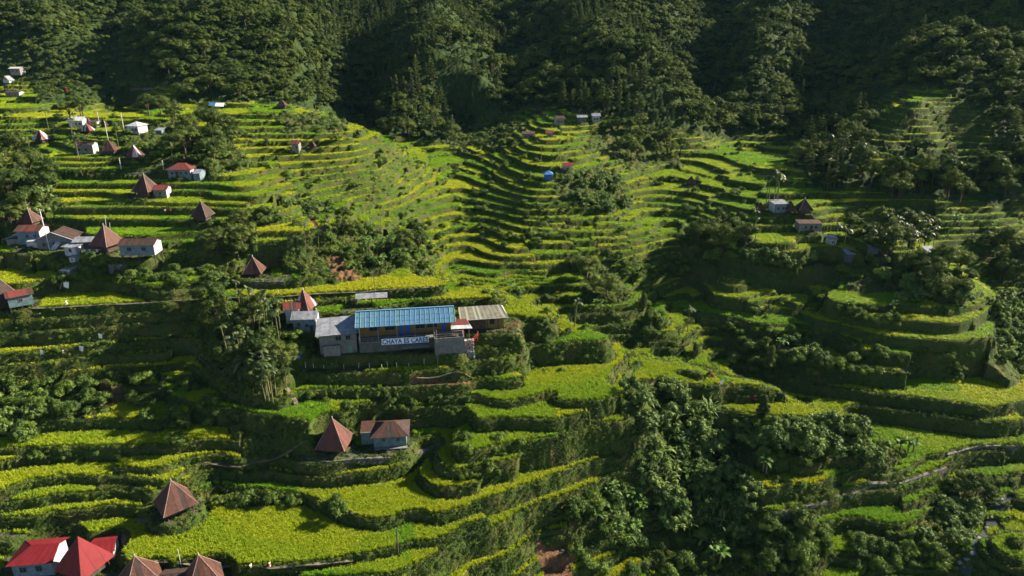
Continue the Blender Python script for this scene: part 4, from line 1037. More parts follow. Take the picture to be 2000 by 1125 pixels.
# village at the left edge
hut(62, 441, 33, 'brown pyramid hut rising behind the red roofed bluish house', pal='rust', rz=-4, rise=.75, eave=.3, seed=15)
def lean_left(t, X, Y, z0, z1):
    r = Sol(); r.slab([(-X - 3.8, -Y, z0 + 1.7), (-X, -Y, z0 + 2.6), (-X, Y, z0 + 2.6), (-X - 3.8, Y, z0 + 1.7)], .06, M_ZINC); r.obj('lean_to_roof', t)
    w_ = Sol(); w_.box((-X - 1.8, .2, z0 + .6), (3.2, 2 * Y - .8, 2.0), M_GREY); w_.obj('lean_to_wall', t)
    b = Sol(); b.box((X * .5, -Y - .9, z0 + .7), (2.6, 1.8, 1.8), M_WHITE); b.obj('porch_box', t)
house(70, 474, 40, 'two storey bluish house with a faded red roof and a zinc lean-to', d=4.6, h=4.0, roof='gable', pitch=.38, pal='oldred', wall=M_BLUEGREY, side=M_WHITE, rz=4, wins=((-.05, .62), (.28, .62)), extra=lean_left, seed=16)
def gable_white(t, X, Y, z0, z1):
    b = Sol(); b.slab([(-1.2, -Y - 1.0, z0), (.2, -Y - 1.0, z0), (1.8, -Y - .3, z0 + 1.9), (.4, -Y - .3, z0 + 1.9)], .08, M_WHITE); b.obj('leaning_board', t)
    q = Sol(); R_ = .45 * X; q.bar((-X - .5, -Y - .5, z1 - .15), (0, -Y - .5, z1 + R_ + .12), .1, M_WHITE, 4); q.bar((X + .5, -Y - .5, z1 - .15), (0, -Y - .5, z1 + R_ + .12), .1, M_WHITE, 4); q.obj('barge_board', t)
    p = Sol(); p.slab([(-X, -Y - .7, z1 - .5), (X, -Y - .7, z1 - .5), (X, -Y + .02, z1 + .1), (-X, -Y + .02, z1 + .1)], .05, M_ZINC); p.obj('porch_roof', t)
house(120, 480, 62, 'grey boarded house with a white trimmed gable facing the valley', d=6.0, h=2.6, roof='gable', ridge='y', pitch=.42, pal='brown', wall=M_GREY, side=M_GREY, rz=8, wins=((-.3, .5), (.32, .5)), door=0, extra=gable_white, seed=17)
house(147, 496, 26, 'small white walled shed below the white trimmed gable house', d=2.6, h=2.2, roof='shed', pitch=.12, pal='zinc', wall=M_WHITE, rz=-12, wins=((0, .6),), seed=18, name='shed', cat='shed')
house(178, 485, 42, 'dark tin shack joined to the hut with a blue roof sheet', d=4.2, h=2.5, roof='gable', pitch=.3, pal='zinc', wall=M_DARKC, rz=6, wins=((-.2, .5), (.2, .55)), seed=19, name='shack', cat='shack')
hut(213, 492, 46, 'dark pyramid hut with a blue roof sheet and two poles behind it', pal='pale', rz=-18, rise=.85, eave=.4, seed=20, extra=panel(M_TARP, -1.9, 3.0, .9, 1.9, 0))
house(280, 506, 66, 'long house on dark stilts with two windows, front painted blue grey for shade', d=4.4, h=2.7, roof='gable', pitch=.42, over=.35, pal='brown', wall=M_BLUEGREY, side=M_WHITE, stilts=1.7, rz=3, wins=((-.22, .6), (.2, .6)), win=(1.0, .9), seed=21, sheets=12)  # shade is put into the front wall colour, ends stay white
house(150, 514, 12, 'tiny white outhouse under the white shed', d=1.5, h=1.8, roof='shed', pitch=.15, over=.15, pal='zinc', wall=M_WHITE, wins=((0, .7),), win=(.3, .3), seed=22, name='outhouse', cat='outhouse', rz=-10)
house(147, 538, 18, 'grey concrete outhouse with a dark door among bushes', d=2.2, h=2.1, roof='shed', pitch=.12, over=.15, pal='zinc', wall=M_CONC, wins=(), door=0, seed=23, name='outhouse', cat='outhouse', rz=-14)
hut(8, 600, 46, 'dark pyramid hut cut by the left edge of the view', pal='brown', rz=-30, rise=.9, eave=.3, seed=24)
house(44, 601, 38, 'small stilt house with a white gable beside the hut at the left edge', d=3.4, h=2.6, roof='gable', pitch=.5, over=.35, pal='oldred', wall=M_TEAL, side=M_WHITE, stilts=1.0, rz=38, wins=((0, .55),), seed=25)
# upper left hillside
hut(288, 384, 40, 'big brown pyramid hut with white lower walls on the terraces', pal='rust', rz=-12, rise=.85, eave=.35, seed=26)
house(319, 384, 25, 'rusty roofed house with a white gable beside the big brown hut', d=4.0, h=2.6, roof='gable', pitch=.4, pal='oldred', wall=M_GREY, side=M_WHITE, rz=6, wins=((0, .5),), seed=27)
house(358, 344, 44, 'grey blue bungalow under a rusty hipped roof above the large brown hut', d=5.2, h=2.6, roof='hip', pitch=.45, over=.6, pal='oldred', wall=M_BLUEGREY, side=M_WHITE, rz=3, wins=((-.3, .55), (.08, .55), (.32, .55)), door=-.1, seed=28)
house(391, 349, 13, 'small grey shed right of the rusty roofed bungalow', d=2.2, h=2.0, roof='gable', pitch=.4, over=.2, pal='zinc', wall=M_BLUEGREY, wins=((0, .6),), win=(.4, .4), seed=29, name='shed', cat='shed')
house(172, 299, 34, 'grey house with a bright white gable end beside a brown hut', d=4.5, h=3.0, roof='gable', pitch=.3, pal='brown', wall=M_GREY, side=M_WHITE, rz=10, wins=((.1, .5), (-.3, .5)), seed=30)
hut(217, 304, 28, 'brown pyramid hut with a blue board above the grey stone wall', pal='rust', rz=8, rise=.75, eave=.4, seed=31, cap=False)
hut(265, 311, 28, 'red and white striped pyramid hut right of the grey stone wall', pal='stripe', rz=-3, rise=.8, eave=.25, seed=32, cap=False)
hut(83, 279, 26, 'pink and white striped hut with a white box high on the left hillside', pal='stripe', rz=-10, rise=.65, eave=.3, seed=33, cap=False)
house(155, 248, 27, 'white house with a pale roof near the top left terraces', d=4.5, h=2.6, roof='gable', pitch=.4, pal='white', wall=M_WHITE, rz=8, wins=((0, .5), (.3, .5)), seed=34)
hut(172, 259, 20, 'small striped hut in front of the white house', pal='stripe', rz=0, rise=.8, eave=.2, seed=35, cap=False)
hut(174, 247, 15, 'small dark red hut right of the white house', pal='oldred', rz=0, rise=.9, eave=.3, seed=36, cap=False)
house(187, 249, 11, 'tiny white shed between two dark red huts', d=2.2, h=2.0, roof='shed', pitch=.1, pal='brown', wall=M_WHITE, wins=((0, .5),), win=(.4, .4), seed=37, name='shed', cat='shed')
hut(204, 250, 13, 'tiny dark hut beside a pale pole on the upper terraces', pal='brown', rise=1.0, eave=.4, seed=38, cap=False)
house(270, 259, 27, 'white bungalow with a pale hipped roof on the upper terraces', d=4.6, h=2.6, roof='hip', pitch=.4, pal='white', wall=M_WHITE, rz=-12, wins=((0, .5), (.3, .5)), seed=39)
house(314, 262, 13, 'low pale blue shed half hidden by trees', d=2.4, h=1.4, roof='shed', pitch=.2, pal='zinc', wall=M_BLUEGREY, wins=((0, .5),), win=(.4, .3), seed=40, name='shed', cat='shed')
house(36, 143, 20, 'pale shed on the sunlit slope at the far left', d=4, h=2.2, roof='gable', pitch=.25, pal='white', wall=M_GREY, wins=((-.2, .5), (.2, .5)), seed=41, name='shed', cat='shed')
def afr(t, s, e): pass
house(17, 158, 12, 'white A-frame hut on the slope at the far left edge', d=3.5, h=.5, roof='gable', ridge='y', pitch=1.25, over=.3, pal='zinc', wall=M_WHITE, wins=((0, 1.9),), win=(.7, .7), seed=42, name='a_frame_hut', cat='hut')
house(32, 190, 28, 'long dull grey shack under the trees at the far left', d=4, h=2.2, roof='gable', pitch=.25, pal='brown', wall=M_GREY, side=M_WHITE, wins=((-.2, .5), (.2, .5)), seed=43, name='shack', cat='shack')
hut(552, 213, 22, 'dark brown hut on the ridge line of the left terraces', pal='brown', rise=.6, eave=.35, seed=44, cap=False)
def tarp(u, v, wpx, label, m, seed):
    p, mpp = ground_at(u, v); w_ = wpx * mpp / 2; t = thing('tarp_shelter', label, 'shelter', p); r = Sol()
    r.slab([(-w_, -1.6, 1.5), (w_, -1.6, 1.3), (w_, 0, 2.5), (-w_, 0, 2.6)], .03, m); r.slab([(w_, 1.6, 1.4), (-w_, 1.6, 1.5), (-w_, 0, 2.6), (w_, 0, 2.5)], .03, m); r.obj('tarp', t)
    for a in (-1, 1):
        for b in (-1, 1):
            q = Sol(); q.bar((a * w_ * .9, b * 1.4, -.5), (a * w_ * .9, b * 1.4, 1.5), .06, M_WOOD); q.obj('post', t)
tarp(419, 213, 14, 'blue tarpaulin shelter on the ridge line of the left terraces', M_TARP, 1)
tarp(432, 214, 15, 'white sheet shelter beside the blue tarpaulin', M_CLOTHW, 2)
house(580, 294, 16, 'brown shack fenced by pale sticks on the terraced hill', d=3, h=2.6, roof='gable', pitch=.5, pal='oldred', wall=M_GREY, wins=((.2, .5),), win=(.5, .9), seed=45, name='shack', cat='shack')
hut(611, 290, 14, 'small brown hut beside the stick fenced shack', pal='rust', rise=.85, eave=.4, seed=46, cap=False)
hut(699, 263, 9, 'tiny dark hut on the right shoulder of the left hill', pal='dark', rise=1, eave=.3, seed=47, cap=False)
# central spur
hut(1051, 221, 15, 'dark steep hut at the foot of the central wood', pal='brown', rise=1.0, eave=.3, seed=48, cap=False)
house(1092, 243, 20, 'grey house with a pale end wall on the central spur', d=4, h=2.8, roof='gable', pitch=.35, pal='brown', wall=M_GREY, side=M_WHITE, rz=8, wins=((-.2, .5), (.2, .5)), seed=49)
house(1136, 238, 21, 'dark low house left of a white house on the central spur', d=4, h=2.2, roof='gable', pitch=.3, pal='zinc', wall=M_DARKC, wins=((0, .5),), seed=50)
house(1163, 238, 17, 'white house at the right end of the central spur', d=4, h=2.8, roof='gable', pitch=.4, pal='zinc', wall=M_WHITE, wins=((-.2, .5), (.2, .5)), seed=51)
house(1032, 271, 28, 'long grey shed on the central spur', d=3.5, h=2.2, roof='shed', pitch=.12, pal='brown', wall=M_GREY, side=M_WHITE, wins=((-.2, .5), (.2, .5)), seed=52, name='shed', cat='shed')
house(1073, 268, 15, 'small rusty roofed shed on the nose of the central spur', d=3, h=2, roof='gable', pitch=.4, pal='oldred', wall=M_GREY, side=M_WHITE, wins=((0, .5),), seed=53, name='shed', cat='shed')
house(1108, 332, 16, 'little house with a bright red roof above the bushy knoll', d=3, h=2, roof='gable', pitch=.35, pal='red', wall=M_WHITE, rz=14, wins=((0, .5),), win=(.4, .5), seed=54)
house(1070, 350, 17, 'small shed with a bright blue roof on the bushy knoll', d=3, h=2.1, roof='hip', pitch=.5, pal=[M_TARP], wall=M_BLUE, wins=((0, .5),), win=(.4, .5), seed=55, name='shed', cat='shed')
# right
hut(1349, 363, 22, 'dark brown hut among the right hand terraces', pal='brown', rise=.75, eave=.3, seed=56, cap=False)
hut(1484, 412, 17, 'leftmost dark hut of the cluster beside the thin palms', pal='brown', rise=.85, eave=.35, seed=57, cap=False)
house(1518, 413, 26, 'flat roofed white house between dark huts by the thin palms', d=4, h=3.0, roof='shed', pitch=.08, pal='zinc', wall=M_BLUEGREY, side=M_WHITE, rz=6, wins=((-.2, .5), (.2, .5)), seed=58)  # white house, its front coloured blue grey to paint the shade
hut(1541, 415, 23, 'dark hut right against the flat roofed white house', pal='brown', rise=.8, eave=.4, seed=59, cap=False)
hut(1568, 418, 32, 'widest dark hut at the right end of the cluster', pal='brown', rise=.72, eave=.35, seed=60)
house(1577, 449, 46, 'long grey boarded shed above the green paddy', d=3.5, h=2.5, roof='shed', pitch=.08, over=.2, pal='brown', wall=M_GREY, wins=((-.2, .55), (.25, .55)), door=.05, seed=61, name='shed', cat='shed')
house(1622, 477, 15, 'small white blue box house among the right hand trees', d=2.6, h=2, roof='shed', pitch=.1, pal='zinc', wall=M_WHITE, wins=((0, .5),), win=(.5, .5), seed=62, name='shed', cat='shed')
house(1659, 335, 11, 'tiny white house in the shaded right hand grove', d=3, h=2, roof='gable', pitch=.4, pal='white', wall=M_WHITE, wins=((0, .5),), win=(.5, .5), seed=63)
hut(1758, 190, 12, 'tiny dark hut on the high right knoll', pal='dark', rise=.7, eave=.35, seed=64, cap=False)
for (u_, v_, w_, lb) in ((1656, 506, 14, 'pinkish tin roof showing under the grove of palms'), (1702, 497, 13, 'pale tin roof deep among the palms'), (1720, 510, 34, 'dark long house shaded by the palm grove'), (1812, 502, 14, 'rightmost pale roof at the edge of the palm grove')):
    house(u_, v_, w_, lb.replace('tin roof', 'tin roofed shack') if 'tin' in lb else lb, d=3, h=2.0, roof='shed', pitch=.25, pal='dark' if w_ > 30 else 'zinc', wall=M_DARKC, wins=((0, .5),), win=(.5, .5), seed=int(u_), name='shack', cat='shack')
# ---------------------------------------------------------------- the school on its ledge
SO = Vector((-34.0, 138.9, 33.8)); SR = math.radians(8.6)
school = thing('school_building', 'long yellow school with a blue sheet roof and a lettered banner on its rail', 'school', SO, SR)
SL, SD = 21.0, 8.6
b = Sol()
b.box((SL / 2, 5.4, 1.75), (SL - .3, 5.6, 3.5), M_YELLOW); b.obj('wall', school)
b = Sol(); b.box((SL / 2, 4.1, -1.55), (SL, 8.0, 2.7), M_DARKC); b.obj('foundation', school)
b = Sol(); b.box((SL / 2, 1.2, -.1), (SL + .2, 3.0, .2), M_CONC); b.obj('veranda_floor', school)
r = Sol(); rng = np.random.default_rng(5)
sheet(r, (-.5, -.7, 3.75), (SL + .5, -.7, 3.75), (SL + .5, 4.3, 5.55), (-.5, 4.3, 5.55), 20, [M_BLUEROOF, M_BLUEROOF, M_BLUEROOF2], rng, .05, .02)
sheet(r, (SL + .5, 9.2, 3.75), (-.5, 9.2, 3.75), (-.5, 4.3, 5.55), (SL + .5, 4.3, 5.55), 20, [M_BLUEROOF, M_BLUEROOF, M_BLUEROOF2], rng, .05, .02)
for k in range(0, 21): x = -.5 + (SL + 1) * k / 20; r.bar((x, -.7, 3.8), (x, 4.3, 5.61), .055, M_BLUESEAM, 4)
for q in (.28, .6): r.box((SL / 2, -.7 + 5 * q, 3.79 + 1.8 * q), (SL + 1, .06, .05), M_BLUESEAM)
ro = r.obj('roof', school)
c = Sol(); c.box((SL / 2, 4.3, 5.64), (SL + 1.1, .45, .1), M_BLUESEAM); c.obj('ridge_cap', ro)
g = Sol(); 
for x in (0.05, SL - .05): g.poly([(x, -.1, 3.7), (x, 8.6, 3.7), (x, 4.3, 5.4)], M_YELLOW)
g.obj('gable_wall', school)
for k in range(6):
    q = Sol(); x = .3 + (SL - .6) * k / 5; q.box((x, -.15, 1.8), (.16, .16, 3.7), M_WHITE if k in (0, 5) else M_GREY); q.obj('veranda_post', school)
for x in (3.4, 6.9, 13.6, 16.4): window(school, x, 2.0, 2.2, 1.25, 2.58, 'front', M_TEAL)
for x in (9.4, 10.9, 19.0):
    q = Sol(); q.box((x, 2.55, 1.15), (1.0, .1, 2.3), M_BLUE); do = q.obj('door', school)
    h_ = Sol(); h_.bar((x + .35, 2.46, 1.1), (x + .35, 2.42, 1.1), .05, M_ZINC); h_.obj('handle', do)
rl = Sol(); rl.box((SL / 2, -.25, .95), (SL, .07, .07), M_GREY); rl.box((SL / 2, -.25, .5), (SL, .05, .05), M_GREY)
for k in range(15): rl.box((.1 + (SL - .2) * k / 14, -.25, .45), (.06, .06, .95), M_GREY)
rl.obj('railing', school)
# lettered banner
bn = thing('banner', 'long white banner with blue capital letters hanging on the school rail', 'banner', SO + Matrix.Rotation(SR, 3, 'Z') @ Vector((5.0, -.42, -.85)), SR)
BW, BH = 10.4, 1.42
q = Sol(); nseg = 26
for k in range(nseg):
    x0, x1 = BW * k / nseg, BW * (k + 1) / nseg; y0, y1 = [.04 * math.sin(x * 1.7) for x in (x0, x1)]
    q.poly([(x0, y0, 0), (x1, y1, 0), (x1, y1, BH), (x0, y0, BH)], M_CLOTHW); q.poly([(x0, y0 + .03, BH), (x1, y1 + .03, BH), (x1, y1 + .03, 0), (x0, y0 + .03, 0)], M_CLOTHW)
q.obj('cloth', bn)
fc = bpy.data.curves.new('banner_text', 'FONT'); fc.body = 'CHAYA ES CARES'; fc.size = 1.62; fc.extrude = .012; fc.offset = .055; fc.space_character = 1.06
fo = bpy.data.objects.new('banner_text', fc); COL.objects.link(fo); bpy.context.view_layer.update()
me = bpy.data.meshes.new_from_object(fo.evaluated_get(bpy.context.evaluated_depsgraph_get())); bpy.data.objects.remove(fo)
xs = np.array([v.co[:] for v in me.vertices]); x0, x1 = xs[:, 0].min(), xs[:, 0].max(); z0, z1 = xs[:, 1].min(), xs[:, 1].max()
sx = (BW - .3) / (x1 - x0); sz = (BH - .2) / (z1 - z0)
for v in me.vertices:
    x, y, z = v.co; X = .15 + (x - x0) * sx; v.co = (X, .04 * math.sin(X * 1.7) - .035 + -z, .10 + (y - z0) * sz)
me.materials.append(M_BLUE); lt = bpy.data.objects.new('lettering', me); COL.objects.link(lt); lt.parent = bn
dr = Sol(); rng = np.random.default_rng(3)
for k in range(7):
    x = 6.3 + k * .22; dr.box((x, -.12, 1.28 + .05 * math.sin(k * 2)), (.34, .16, .14 + .05 * math.sin(k)), M_CLOTHW)
tag(dr.obj('white_washing', None, bn.location, SR), 'white washing draped over the top of the banner', 'laundry')
# lower slab ledge under the banner
q = Sol(); q.slab([(0, 0, 0), (6, 0, .15), (6, 1.6, .25), (0, 1.6, .2)], .12, M_CONC); tag(q.obj('awning_slab', None, SO + Matrix.Rotation(SR, 3, 'Z') @ Vector((9.5, -1.5, -1.5)), SR), 'thin pale slab jutting out under the banner', 'slab')
# grey annex on the left
AN = SO + Matrix.Rotation(SR, 3, 'Z') @ Vector((-8.6, .2, -2.9))
an = thing('school_annex', 'grey concrete annex with a zinc roof at the left end of the school', 'building', AN, SR + .04)
q = Sol(); q.box((4.1, 3.2, 2.2), (8.0, 6.0, 6.0), M_CONC); q.obj('wall', an)
q = Sol(); sheet(q, (-.6, -.8, 5.1), (8.6, -.8, 5.3), (8.6, 6.6, 6.5), (-.6, 6.6, 6.3), 9, [M_ZINC], rng); q.obj('roof', an)
q = Sol(); q.box((2.6, -.35, .7), (3.6, .7, 3.6), M_GREY); q.obj('plaster_panel', an)
window(an, 4.2, 3.9, 1.2, 1.0, .2, 'front', M_GREY); window(an, 6.3, 3.9, 1.0, 1.0, .2, 'front', M_GREY)
q = Sol(); q.box((6.6, .15, 1.0), (.9, .1, 2.0), M_CLOTHG); q.obj('door', an)
# beige roofed classroom on the right
CL = SO + Matrix.Rotation(SR, 3, 'Z') @ Vector((23.2, 2.6, .2))
cl = thing('classroom', 'small yellow classroom with a beige striped roof right of the school', 'building', CL, SR + .02)
q = Sol(); q.box((5.0, 2.8, 1.0), (9.4, 5.0, 3.4), M_YELLOW); q.obj('wall', cl)
q = Sol(); q.box((3.0, .25, .9), (5.0, .12, 3.1), M_WOOD); q.obj('painted_shade_front', cl)  # dark panel laid on the yellow front to paint its shade
q = Sol(); rng = np.random.default_rng(8)
sheet(q, (-.5, -.8, 2.7), (10.6, -.8, 2.7), (9.4, 3.2, 4.4), (-.5, 3.2, 4.4), 22, [M_BEIGE, M_BEIGE, M_BEIGE2], rng, .05, .03); sheet(q, (10.4, 6.4, 2.7), (-.5, 6.4, 2.7), (-.5, 3.2, 4.4), (9.4, 3.2, 4.4), 22, [M_BEIGE, M_BEIGE2], rng, .05, .03)
q.slab([(10.6, -.8, 2.7), (10.5, 6.4, 2.7), (9.4, 3.2, 4.4)], .05, M_BEIGE2); q.obj('roof', cl)
q = Sol(); q.bar((10.6, -.8, 2.72), (9.4, 3.2, 4.46), .09, M_WHITE, 4); q.bar((-.5, -.8, 2.72), (10.6, -.8, 2.72), .06, M_WHITE, 4); q.obj('roof_trim', cl)
window(cl, 7.0, 1.5, 1.0, 1.2, .3, 'front', M_WOOD)
for x in (5.9, 8.4): q = Sol(); q.box((x, .22, 1.0), (.16, .16, 3.2), M_WOOD); q.obj('post', cl)
# red canopy between the two
CA_ = SO + Matrix.Rotation(SR, 3, 'Z') @ Vector((20.6, -1.2, 0))
ca = thing('entrance_canopy', 'small red and white canopy between the school and the classroom', 'canopy', CA_, SR)
q = Sol(); q.slab([(-.2, -.6, 2.6), (4.6, -.6, 2.5), (3.6, 2.6, 3.4), (0, 2.6, 3.4)], .06, M_WHITE); q.slab([(-.2, .7, 3.05), (4.1, .7, 2.98), (3.5, 2.6, 3.5), (0, 2.6, 3.5)], .05, M_REDOLD); q.obj('roof', ca)
for x in (0, 3.8): q = Sol(); q.bar((x, -.4, -2.8), (x, -.4, 2.55), .06, M_GREY); q.obj('post', ca)
# open concrete tank with railings
TK = SO + Matrix.Rotation(SR, 3, 'Z') @ Vector((16.6, -3.2, -3.0))
tk = thing('concrete_tank', 'open grey concrete enclosure with a rail at the right end of the banner', 'enclosure', TK, SR)
q = Sol(); W_, D_, H_ = 6.6, 3.4, 4.2
q.box((W_ / 2, 0, H_ / 2), (W_, .2, H_), M_CONC); q.box((W_ / 2, D_, H_ / 2), (W_, .2, H_), M_CONC); q.box((.1, D_ / 2, H_ / 2), (.2, D_ - .2, H_), M_CONC); q.box((W_ - .1, D_ / 2, H_ / 2), (.2, D_ - .2, H_), M_CONC); q.obj('wall', tk)
q = Sol()
for z in (H_ + .45, H_ + .9): q.box((W_ / 2, 0, z), (W_, .06, .06), M_GREY); q.box((W_, D_ / 2, z), (.06, D_, .06), M_RED)
for k in range(7): q.box((.05 + (W_ - .1) * k / 6, 0, H_ + .45), (.06, .06, .9), M_GREY)
q.obj('railing', tk)
q = Sol(); q.box((W_ / 2, D_ / 2, H_ - .6), (W_ - .4, D_ - .2, .1), M_WOOD); q.obj('deck', tk)
# pale stone buttress
BU = SO + Matrix.Rotation(SR, 3, 'Z') @ Vector((24.3, -2.4, -4.6)); q = Sol()
rng = np.random.default_rng(4); rows = 7; V = []
for k in range(rows):
    for j in range(6): q.box((-.75 + j * .32 + rng.normal() * .05, rng.normal() * .06 + .18 * k * .4, .3 + k * .62), (.42, 1.2, .66), M_STONEW, rng.normal() * .12)
tag(q.obj('stone_buttress', None, BU, SR), 'pale stone buttress below the red railing', 'buttress')
def rails(name, label, p0, pts, h=1.0):
    t = thing(name, label, 'railing', p0, SR); q = Sol()
    for z in (h, h * .55):
        for a, b_ in zip(pts[:-1], pts[1:]): q.bar((*a[:2], a[2] + z), (*b_[:2], b_[2] + z), .045, M_RED)
    q.obj('rail', t)
    for a in pts: q = Sol(); q.bar((a[0], a[1], a[2] - .6), (a[0], a[1], a[2] + h), .045, M_RED); q.obj('post', t)
rails('curved_railing', 'curved red handrail climbing beside the pale buttress', SO + Matrix.Rotation(SR, 3, 'Z') @ Vector((23.6, -2.2, -.6)), [(0, -1.2, -.6), (.9, -1.2, -.3), (1.8, -.7, .1), (2.6, .3, .4), (2.9, 1.4, .5)], 1.3)
rails('ramp_railing', 'red and white railing at the right end of the beige roofed classroom', SO + Matrix.Rotation(SR, 3, 'Z') @ Vector((32.6, 1.0, .2)), [(0, 0, -.6), (1.2, .1, -.2), (2.4, .4, .2), (3.4, .9, .6)], 1.1)
# shelter behind
P_ = Vector((-39.0 + 1.2, 155.0, 0)); P_.z = float(gz(P_.x, P_.y)) + .1
sh = thing('rear_shelter', 'low open shelter with a pale blue roof behind the school', 'shelter', (P_.x, P_.y, P_.z), SR)
q = Sol(); sheet(q, (0, -1.2, 2.0), (7.6, -1.2, 2.0), (7.6, 1.2, 2.5), (0, 1.2, 2.5), 5, [M_ZINC], rng, .05, .03); q.obj('roof', sh)
for x in (.3, 3.8, 7.3):
    for y in (-1, 1): q = Sol(); q.bar((x, y, -1.5), (x, y, 2.2), .07, M_WOOD); q.obj('post', sh)
# timber frame and tarpaulin down left
p, mpp = ground_at(538, 712); pg = thing('timber_frame', 'unroofed grey timber frame among the palms left of the school', 'frame', p, math.radians(-14))
q = Sol()
for k in range(4): q.box((0, -1.6 + k * 1.05, 2.3), (5.6, .16, .12), M_GREY)
for x in (-2.6, 2.6): q.box((x, 0, 2.18), (.14, 3.6, .12), M_GREY)
q.obj('beam', pg)
for x in (-2.6, 2.6):
    for y in (-1.6, 1.6): q = Sol(); q.bar((x, y, -1), (x, y, 2.2), .08, M_WOOD); q.obj('post', pg)
p, mpp = ground_at(578, 712); pg = thing('tarp_roofed_stall', 'small stall with a crooked blue tarpaulin beside the timber frame', 'stall', p, .3)
q = Sol(); q.slab([(-1.3, -1, 2.0), (1.3, -1, 1.7), (1.2, 1, 2.3), (-1.2, 1, 2.5)], .04, M_TARP); q.obj('tarp', pg)
for x in (-1.1, 1.1):
    for y in (-.8, .8): q = Sol(); q.bar((x, y, -.8), (x, y, 1.9), .06, M_WOOD); q.obj('post', pg)
# stakes of the school garden
for k, (u_, v_) in enumerate(((597, 716), (612, 718), (633, 719), (648, 716), (672, 719), (700, 717), (722, 718), (747, 720), (757, 715), (775, 720), (800, 718), (828, 712))):
    p, mpp = ground_at(u_, v_ + 3); h_ = RNG.uniform(1.0, 1.9); t = thing('garden_stake', 'pale wooden stake fencing the garden terrace under the school', 'stake', p, RNG.uniform(0, 6), 'garden stakes under the school')
    q = Sol(); ln = RNG.normal() * .12; q.bar((0, 0, -.5), (ln, 0, h_), .05, M_POLE); q.obj('shaft', t); q = Sol(); q.bar((ln, 0, h_), (ln, 0, h_ + .05), .06, M_POLE); q.obj('tip', t)
# ---------------------------------------------------------------- walls, paths, stream, poles, people
wall_run('stone_wall', 'dry stone wall under the teal house platform', [(590, 892), (640, 899), (700, 893), (760, 891), (815, 884), (852, 872), (866, 860)], 24, M_STONE)
wall_run('stone_wall', 'stone wall of the ledge carrying the lone rust red hut', [(446, 546), (480, 548), (520, 549), (556, 548)], 16, M_STONE)
wall_run('stone_wall', 'tall grey stone wall under the brown hut with a blue board', [(182, 306), (200, 306), (220, 306), (236, 304)], 24, M_STONEW)
wall_run('stone_wall', 'brown stone wall below the hut with the blue roof sheet', [(214, 515), (232, 514), (252, 515)], 27, M_STONE)
wall_run('stone_wall', 'white rubble wall above the big brown hut', [(238, 338), (265, 337), (294, 333)], 15, M_STONEW)
wall_run('earth_wall', 'broad brown earthen terrace wall below the mountain forest', [(246, 173), (280, 171), (320, 171), (341, 173)], 27, M_EARTHW)
wall_run('stone_wall', 'stone wall behind the golden strip at the left edge', [(0, 542), (50, 542), (96, 546)], 12, M_EARTHW)
wall_run('stone_wall', 'long stone wall topped by a path on the lower right terrace', [(1845, 911), (1818, 920), (1785, 931), (1755, 942), (1725, 942), (1696, 942)], 26, M_STONE, cap=M_PATH)
wall_run('stone_wall', 'low curving stone wall left of the long path wall', [(1692, 948), (1675, 956), (1660, 963), (1642, 964)], 22, M_STONE, cap=M_PATH)
wall_run('stone_wall', 'curved stone wall with a path below the golden lower right plot', [(1638, 965), (1615, 976), (1585, 983), (1560, 988), (1530, 997), (1508, 1003)], 24, M_STONE, cap=M_PATH)
wall_run('stone_wall', 'mossy wall under the bright right edge terrace', [(1848, 886), (1870, 879), (1908, 869), (1950, 868), (1990, 869)], 34, M_STONE)
wall_run('stone_wall', 'rough stone wall beside the rust red hut above the golden field', [(256, 1018), (280, 1012), (310, 1010), (340, 1004)], 14, M_STONE)
def path(pts, wd=.8, lab='trodden path', up=.1): 
    o = ribbon('path', drape(pts, up), wd, M_PATH); o['kind'] = 'structure'; o['label'] = lab
path([(248, 1020), (244, 1060), (252, 1090), (300, 1100), (370, 1104), (440, 1110), (530, 1112), (620, 1106), (690, 1096)], .9, 'pale path round the big golden field')
path([(60, 604), (140, 600), (220, 596), (300, 592), (380, 587), (437, 582)], .55, 'thin pale path along the left terrace edge', .2)
path([(437, 582), (520, 582), (600, 578), (680, 574), (760, 568), (850, 562)], .5, 'dark narrow path along the golden terrace', .2)
path([(400, 905), (430, 912), (470, 915), (500, 905), (540, 893), (575, 882), (600, 862)], .7, 'stepped footpath to the stone platform')
path([(560, 760), (572, 775), (578, 790), (582, 800)], .9, 'stone steps beside the palms')
path([(815, 743), (860, 741), (918, 738)], .9, 'bare earth strip above the deep bank')
path([(1240, 775), (1265, 755), (1290, 738), (1310, 722)], .6, 'bare footpath on the spur edge')
# stream bed and boulders
M_WATER = mat('stream_water', (.03, .04, .035), .3, [(1.5, (.2, .21, .21), .62, .74)], spec=.35, bump=(3, .5, .1))
st_ = ribbon('stream', drape([(1872, 1135), (1895, 1100), (1905, 1075), (1920, 1050), (1936, 1030), (1942, 1005), (1952, 985), (1968, 972), (1990, 962)], .06, .8, 10), 2.0, M_WATER); st_['kind'] = 'structure'; st_['label'] = 'small rocky stream'
M_ROCK = mat('boulder_rock', (.22, .215, .21), .85, [(1.5, (.1, .1, .095), .4, .65)], bump=(3, .8, .15))
def boulder(u, v, spx, label, group=None, m=None):
    p, mpp = ground_at(u, v); s_ = spx * mpp / 2.6; rng = np.random.default_rng(int(u * 7 + v)); 
    nz = 1 + .22 * np.sin(ICO_V @ rng.normal(size=3) * 3) + .12 * np.sin(ICO_V @ rng.normal(size=3) * 6)
    me = mesh_np('boulder', ICO_V * nz[:, None] * s_ * np.array([1.2, .9, .7]), tris=ICO_T); me.materials.append(m or M_ROCK)
    o = bpy.data.objects.new('boulder', me); COL.objects.link(o); o.location = (p.x, p.y, p.z + s_ * .2); tag(o, label, 'boulder', group)
